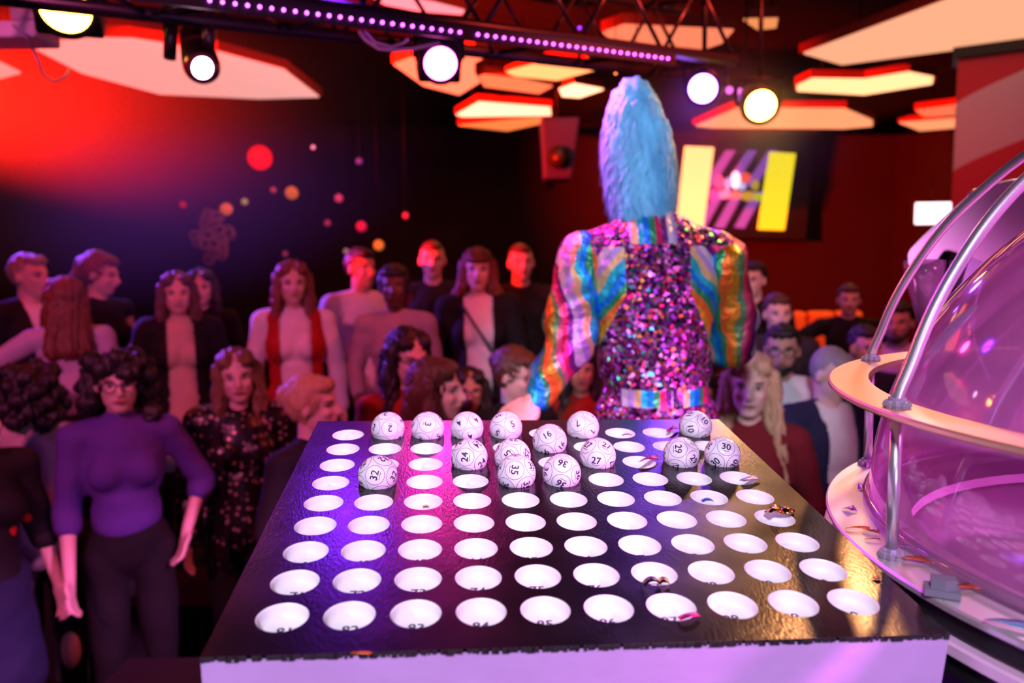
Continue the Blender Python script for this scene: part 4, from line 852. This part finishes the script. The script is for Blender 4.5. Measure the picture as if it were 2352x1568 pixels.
person(1912, 862, 3.35, 0, 'balding person in dark jacket bending beside the machine ring at right', sex='m', yaw=35, hyaw=20, htilt=-20, hair='stubble', hcol='grey', skin='pale', top='white', outer='jacket', ocol='navy', arms=('slack', 'bent'))
person(1990, 800, 4.0, .1, 'person with black hair mostly hidden behind the bending one', sex='m', hyaw=30, hair='short', hcol='black', top='navy', Hmax=2.)
# near rows on the floor
person(-62, 965, 2.75, 0, 'person in a black dress with red dots at the left edge, arm hanging', yaw=20, hyaw=30, hair='short', hcol='brown', top='reddot', sleeve='elbow', bottom='denim', skirt=True, arms=('down', 'down'), hem=.78)
person(75, 900, 3.35, 0, 'person in a pale coat standing between the red-dotted dress and the purple turtleneck', yaw=160, hair='curly', hcol='black', top='lilac', sleeve='long', bottom='black', arms=('out', 'down'))
person(272, 882, 3.05, 0, 'person with glasses, dark curly hair and purple turtleneck, looking at the board', hair='curly', hcol='black', top='turtle_purple', sleeve='elbow', glasses=True, bottom='black', arms=('slack', 'hip'), vox=.0075, hem=1.04)
person(545, 866, 3.4, 0, 'person with very long dark blond hair and black sequined jacket', hroll=-4, hair='verylong', hcol='darkblonde', top='sequin', sleeve='long', outer='jacket', ocol='sequin', arms=('down', 'down'), vox=.0075)
person(722, 932, 2.95, 0, 'blonde person in profile facing right behind the board\'s far left corner', yaw=50, hyaw=22, hair='bun', hcol='blonde', top='black', arms=('bent', 'bent'), vox=.0075)
person(938, 822, 3.4, 0, 'person with black hair, glasses and red top looking down to the right', yaw=15, hyaw=15, htilt=-10, hair='long', hcol='black', top='red', glasses=True, arms=('slack', 'slack'))
person(1005, 898, 2.9, 0, 'person with straight brown hair in right profile behind balls 3 and 4', yaw=45, hyaw=28, hair='long', hcol='brown', top='black', arms=('bent', 'bent'), vox=.0075)
person(1080, 898, 3.8, 0, 'person with dark glasses in shadow, behind ball 4', hair='long', hcol='black', skin='tan', top='darkbrown', glasses=True, Hmin=1.4)
person(1186, 862, 3.4, 0, 'person with pinned-up brown hair and bare shoulders looking down beside the performer\'s hand', yaw=35, hyaw=25, htilt=-14, hair='bun', hcol='brown', top='black', sleeve='none', arms=('bent', 'bent'))
person(1335, 850, 3.9, 0, 'person in a red-brown top glimpsed under the performer\'s bent arm', hair='long', hcol='black', skin='tan', top='red')
person(1722, 888, 2.85, 0, 'smiling person with long blonde hair and maroon top right of the performer', skin='smile', hair='verylong', hcol='blonde', top='maroon', sleeve='long', arms=('down', 'bent'), vox=.0075)

# ================================================================== PERFORMER
PDp = 2.1; pr0 = W(1492, 700, PDp); PR = np.array([pr0[0], pr0[1], STAGE]); RZ = rot('z', 180)
def wl(p): return RZ.T@(np.array(p)-PR)
def PL_(px, py, d=PDp): return wl(W(px, py, d))
hcn = PL_(1470, 378, 2.12); HTp = HeadT(hcn, np.eye(3), 1.0)
shL, elL, wrL = PL_(1352, 588), PL_(1304, 790, 2.05), PL_(1228, 912, 1.98)
shR, elR, wrR = PL_(1648, 590), PL_(1682, 800, 2.16), PL_(1600, 838, 2.42)
nb_ = PL_(1484, 530); ch = PL_(1494, 655); wa = PL_(1504, 820); hi = PL_(1508, 965)
def dz(p, z): return np.array([p[0], p[1], z])
b = Sh(); head_prims(b, (HTp.f, np.eye(3), 1.)); b.cone(HTp.f((0, .02, -.06)), nb_, .056, .062)
b.ell(ch, (.165, .105, .20)); b.ell(wa, (.145, .095, .18)); b.ell(hi, (.160, .12, .13)); b.cone(nb_, shL, .05, .055); b.cone(nb_, shR, .05, .055)
for q, a_, e_, w_ in ((1, shL, elL, wrL), (-1, shR, elR, wrR)):
    b.cone(a_, e_, .050, .038); b.cone(e_, w_, .038, .026); hand(b, w_, nrm_(w_-e_), (0, -.6, -.8), 1.05, q, .6)
hz_ = hi[2]
for q in (-1, 1):
    x = hi[0]+q*.09; b.cone((x, hi[1], hz_-.05), (x, hi[1]-.01, .49), .09, .055); b.cone((x, hi[1]-.01, .49), (x, hi[1]+.02, .09), .055, .038); b.ell((x, hi[1]-.045, .037), (.042, .11, .036))
perf = solid(b, 'person', SKIN['tan'], loc=PR, voxel=.009, smooth=2, post=face_post(HTp, 1.)); perf.rotation_euler = (0, 0, PI)
tag(perf, 'performer seen from behind in a towering pale blue wig and rainbow sequined jacket', 'person')
PAL = [(.95, .20, .03), (.04, .33, .13), (.01, .22, .80), (.02, .50, .62), (.80, .55, .25), (.55, .35, .80), (.75, .62, .85), (.16, .02, .22), (.75, .02, .14), (.90, .12, .30), (.18, .42, .16), (.85, .38, .03)]
def ramp(t, fac, cols, const=True):
    r = t.nodes.new('ShaderNodeValToRGB'); cr = r.color_ramp; cr.interpolation = 'CONSTANT' if const else 'LINEAR'
    while len(cr.elements) < len(cols): cr.elements.new(.5)
    for i, c in enumerate(cols): cr.elements[i].position = i/len(cols); cr.elements[i].color = (*c, 1)
    t.links.new(fac, r.inputs[0]); return r.outputs[0]
def jacket_mat(kind):
    m, t, b = newmat('rainbow_'+kind); tc = t.nodes.new('ShaderNodeTexCoord'); s = t.nodes.new('ShaderNodeSeparateXYZ'); t.links.new(tc.outputs['Object'], s.inputs[0]); X, Y, Z = s.outputs
    n = t.nodes.new('ShaderNodeTexNoise'); n.inputs['Scale'].default_value = 7; t.links.new(tc.outputs['Object'], n.inputs[0]); nz = mth(t, 'MULTIPLY', mth(t, 'SUBTRACT', n.outputs[0], .5), .11)
    nf = t.nodes.new('ShaderNodeTexNoise'); nf.inputs['Scale'].default_value = 30; nf.inputs['Detail'].default_value = 3; t.links.new(tc.outputs['Object'], nf.inputs[0])
    bp = t.nodes.new('ShaderNodeBump'); bp.inputs['Strength'].default_value = 1.0; bp.inputs['Distance'].default_value = .012; t.links.new(nf.outputs[0], bp.inputs['Height'])
    if kind == 'sleeve':
        c = mth(t, 'ADD', mth(t, 'ADD', X, mth(t, 'MULTIPLY', Z, -.10)), nz); col = ramp(t, mth(t, 'FRACT', mth(t, 'DIVIDE', c, .17)), PAL)
        t.links.new(col, b.inputs['Base Color']); t.links.new(bp.outputs[0], b.inputs['Normal']); b.inputs['Metallic'].default_value = .72; b.inputs['Roughness'].default_value = .32; return m
    ax = mth(t, 'ABSOLUTE', mth(t, 'SUBTRACT', X, float(ch[0]))); sx = mth(t, 'ADD', mth(t, 'ADD', Z, mth(t, 'MULTIPLY', ax, 1.35)), nz)
    stripe = ramp(t, mth(t, 'FRACT', mth(t, 'DIVIDE', sx, .34)), PAL)
    vert = ramp(t, mth(t, 'FRACT', mth(t, 'DIVIDE', X, .125)), PAL[1:9])
    v = t.nodes.new('ShaderNodeTexVoronoi'); v.inputs['Scale'].default_value = 120; t.links.new(tc.outputs['Object'], v.inputs[0])
    sc_ = t.nodes.new('ShaderNodeSeparateColor'); t.links.new(v.outputs['Color'], sc_.inputs[0])
    seq = ramp(t, sc_.outputs[0], [(.50, .05, .50), (.16, .02, .22), (.92, .12, .62), (.08, .01, .10), (.95, .30, .75), (.40, .08, .75), (1., .30, .08), (.06, .01, .08), (.90, .04, .22), (.65, .30, 1.), (.30, .03, .28), (1., .65, .90), (.04, .5, .35)])
    # sequin zone: centre back, widening downward; stripes on the shoulder blades; striped collar and waistband blocks
    wz = mth(t, 'ADD', .085, mth(t, 'MULTIPLY', mth(t, 'MAXIMUM', mth(t, 'SUBTRACT', float(ch[2])-.02, Z), 0), .45))
    isq = mth(t, 'LESS_THAN', mth(t, 'ADD', ax, mth(t, 'MULTIPLY', nz, .25)), wz); isq = mth(t, 'MAXIMUM', isq, mth(t, 'LESS_THAN', Z, float(wa[2])+.04))
    isq = mth(t, 'MAXIMUM', isq, mth(t, 'GREATER_THAN', Z, float(ch[2])+.105))
    bz = PL_(1500, 898)[2]
    band = mth(t, 'MULTIPLY', mth(t, 'LESS_THAN', mth(t, 'ABSOLUTE', mth(t, 'SUBTRACT', Z, float(bz))), .022), mth(t, 'MULTIPLY', mth(t, 'LESS_THAN', mth(t, 'ABSOLUTE', mth(t, 'SUBTRACT', X, float(wa[0])-.015)), .125), mth(t, 'GREATER_THAN', mth(t, 'ABSOLUTE', mth(t, 'SUBTRACT', X, float(wa[0])-.035)), .014)))
    cz = PL_(1484, 562)[2]; coll = mth(t, 'MULTIPLY', mth(t, 'GREATER_THAN', Z, float(cz)), mth(t, 'LESS_THAN', mth(t, 'ABSOLUTE', mth(t, 'SUBTRACT', X, float(nb_[0]))), .062))
    vs = mth(t, 'MAXIMUM', band, coll); c = mixc(t, isq, stripe, seq); c = mixc(t, vs, c, vert); t.links.new(c, b.inputs['Base Color'])
    isq2 = mth(t, 'MULTIPLY', isq, mth(t, 'SUBTRACT', 1, vs))
    vm = t.nodes.new('ShaderNodeVectorMath'); vm.operation = 'SUBTRACT'; t.links.new(v.outputs['Color'], vm.inputs[0]); vm.inputs[1].default_value = (.5, .5, .5)
    v2 = t.nodes.new('ShaderNodeVectorMath'); v2.operation = 'SCALE'; t.links.new(vm.outputs[0], v2.inputs[0]); v2.inputs['Scale'].default_value = 1.25
    ge = t.nodes.new('ShaderNodeNewGeometry'); v3 = t.nodes.new('ShaderNodeVectorMath'); v3.operation = 'ADD'; t.links.new(ge.outputs['Normal'], v3.inputs[0]); t.links.new(v2.outputs[0], v3.inputs[1])
    v4 = t.nodes.new('ShaderNodeVectorMath'); v4.operation = 'NORMALIZE'; t.links.new(v3.outputs[0], v4.inputs[0])
    mv = t.nodes.new('ShaderNodeMix'); mv.data_type = 'VECTOR'; t.links.new(isq2, mv.inputs[0]); t.links.new(bp.outputs[0], mv.inputs[4]); t.links.new(v4.outputs[0], mv.inputs[5]); t.links.new(mv.outputs[1], b.inputs['Normal'])
    t.links.new(mth(t, 'ADD', mth(t, 'MULTIPLY', isq2, .4), .5), b.inputs['Metallic']); t.links.new(mth(t, 'SUBTRACT', .34, mth(t, 'MULTIPLY', isq2, .06)), b.inputs['Roughness']); return m
def jfold(seed, amp, kz=1.):
    r = np.random.default_rng(seed); K = r.normal(0, 1, (9, 3))*np.array([20, 20, 45*kz]); Ph = r.uniform(0, 6.28, 9)
    def post(me, co, nr): w = sum(np.sin(co@k+p+2*np.sin(co[:, 2]*17+p)) for k, p in zip(K, Ph))/9; return co+nr*(w*amp*2)[:, None]
    return post
j = Sh(); j.ell(ch, (.195, .125, .215)); j.ell((ch+wa)/2, (.170, .115, .17)); j.ell(wa, (.160, .108, .16)); j.ell(hi, (.176, .13, .12)); j.cone(wa, dz(wa, wa[2]-.22), .135, .155, 24)
j.cone(nb_, shL, .064, .066); j.cone(nb_, shR, .064, .066); j.cone(nb_-np.array([0, 0, .02]), nb_+np.array([0, 0, .035]), .068, .064)
solid(j, 'sequined_jacket', jacket_mat('jacket_back'), perf, voxel=.009, smooth=2, post=jfold(3, .005))
SM = jacket_mat('sleeve')
for k, (a_, e_, w_) in enumerate(((shL, elL, wrL), (shR, elR, wrR))):
    j = Sh(); o_ = np.array([.010 if k == 0 else -.010, 0, 0]); j.cone(a_+o_, (a_+e_)/2+o_, .074, .079); j.cone((a_+e_)/2+o_, e_, .079, .066); j.cone(e_, e_*.4+w_*.6, .066, .056); j.cone(e_*.4+w_*.6, w_, .056, .040)
    solid(j, 'jacket_sleeve', SM, perf, voxel=.009, smooth=1, post=jfold(11+k, .013, .8))
j = Sh(); j.ell(hi-np.array([0, 0, .03]), (.172, .13, .12))
for q in (-1, 1):
    x = hi[0]+q*.09; j.cone((x, hi[1], hz_-.05), (x, hi[1]-.01, .49), .10, .07); j.cone((x, hi[1]-.01, .49), (x, hi[1]+.02, .08), .07, .06)
solid(j, 'trousers', CL['black'], perf, voxel=.013)
for q in (-1, 1):
    f = Sh(); x = hi[0]+q*.09; f.ell((x, hi[1]-.045, .043), (.050, .125, .042)); f.ell((x, hi[1]+.03, .06), (.045, .05, .058)); solid(f, 'shoe', CL['black'], perf, voxel=.012)
# wig
WIGM = pm('pale_blue_wig_fur', (.11, .44, .98), .55, 0, .4, bump=1., bscale=22, var=.6, vscale=13, stretch=(2, 2, .7))
wg = Sh(); rings = [(1458, 196, 14), (1456, 212, 36), (1454, 240, 54), (1456, 280, 68), (1464, 320, 76), (1470, 360, 79), (1473, 400, 77), (1474, 440, 72), (1476, 475, 64), (1478, 492, 50)]
rc = [(PL_(x, y, 2.10), r*1747 and r/F*2.10) for x, y, r in rings]
for (p, r), (p2, r2) in zip(rc[:-1], rc[1:]): 
    off = np.array([0, .0, 0]); wg.cone(p+off, p2+off, r, r2, 24)
wig = solid(wg, 'wig', WIGM, perf, voxel=.009, smooth=4, post=strand_post(HeadT(hcn, np.eye(3), 1.), .0035, 22))
stn = Sh(); V = []; Fc = []
for k in range(5200):
    i = rng.integers(0, len(rc)-1); t = rng.random(); c = rc[i][0]*(1-t)+rc[i+1][0]*t; r = rc[i][1]*(1-t)+rc[i+1][1]*t; a = rng.uniform(0, 2*PI)
    n = np.array([math.cos(a), math.sin(a), 0]); p = c+n*r*.97; side_ = np.array([-n[1], n[0], 0]); ln = rng.uniform(.035, .075); sw_ = rng.normal(0, .25)
    dn = nrm_(np.array([0, 0, -1.])+n*.16+side_*sw_*.6+side_*.25*math.sin(p[2]*18)); w = rng.uniform(.0012, .0026); m_ = p+dn*ln*.5+n*.008; e = p+dn*ln+n*.007*rng.normal(.2, 1)
    q = len(V); V += [p-side_*w, p+side_*w, m_-side_*w*.8, m_+side_*w*.8, e]; Fc += [[q, q+1, q+3, q+2], [q+2, q+3, q+4]]
stn.add(V, Fc); so_ = stn.obj('wig_strands', WIGM, wig); so_['kind'] = 'stuff'
resolve()

# ================================================================== HAZE
hm = bpy.data.materials.new('thin_stage_haze'); hm.use_nodes = True; t = hm.node_tree; t.nodes.remove(t.nodes['Principled BSDF'])
vs = t.nodes.new('ShaderNodeVolumeScatter'); vs.inputs['Color'].default_value = (1, 1, 1, 1); vs.inputs['Anisotropy'].default_value = .2
tc = t.nodes.new('ShaderNodeTexCoord'); ln = t.nodes.new('ShaderNodeVectorMath'); ln.operation = 'LENGTH'
HR_ = (1.65, .85, .95); mp = t.nodes.new('ShaderNodeMapping'); mp.inputs['Scale'].default_value = tuple(1/r for r in HR_); t.links.new(tc.outputs['Object'], mp.inputs[0]); t.links.new(mp.outputs[0], ln.inputs[0])
fall = mth(t, 'POWER', mth(t, 'MAXIMUM', mth(t, 'SUBTRACT', 1.0, ln.outputs['Value']), 0.0), 1.3)
t.links.new(mth(t, 'MULTIPLY', fall, .40), vs.inputs['Density']); t.links.new(vs.outputs[0], t.nodes['Material Output'].inputs['Volume'])
hz = Sh().ell((0, 0, 0), HR_, n=32, m=20).obj('stage_haze', hm, loc=(-1.85, 3.5, 2.74)); tag(hz, 'thin stage haze glowing red at left around the bright lamp', 'haze', kind='stuff')
h2 = hz.copy(); COL.objects.link(h2); h2.location = Vector(W(1640, 320, 3.45)); h2.scale = (.42, .55, .5); tag(h2, 'violet and amber lit haze drifting under the two right stage lights', 'haze', kind='stuff')
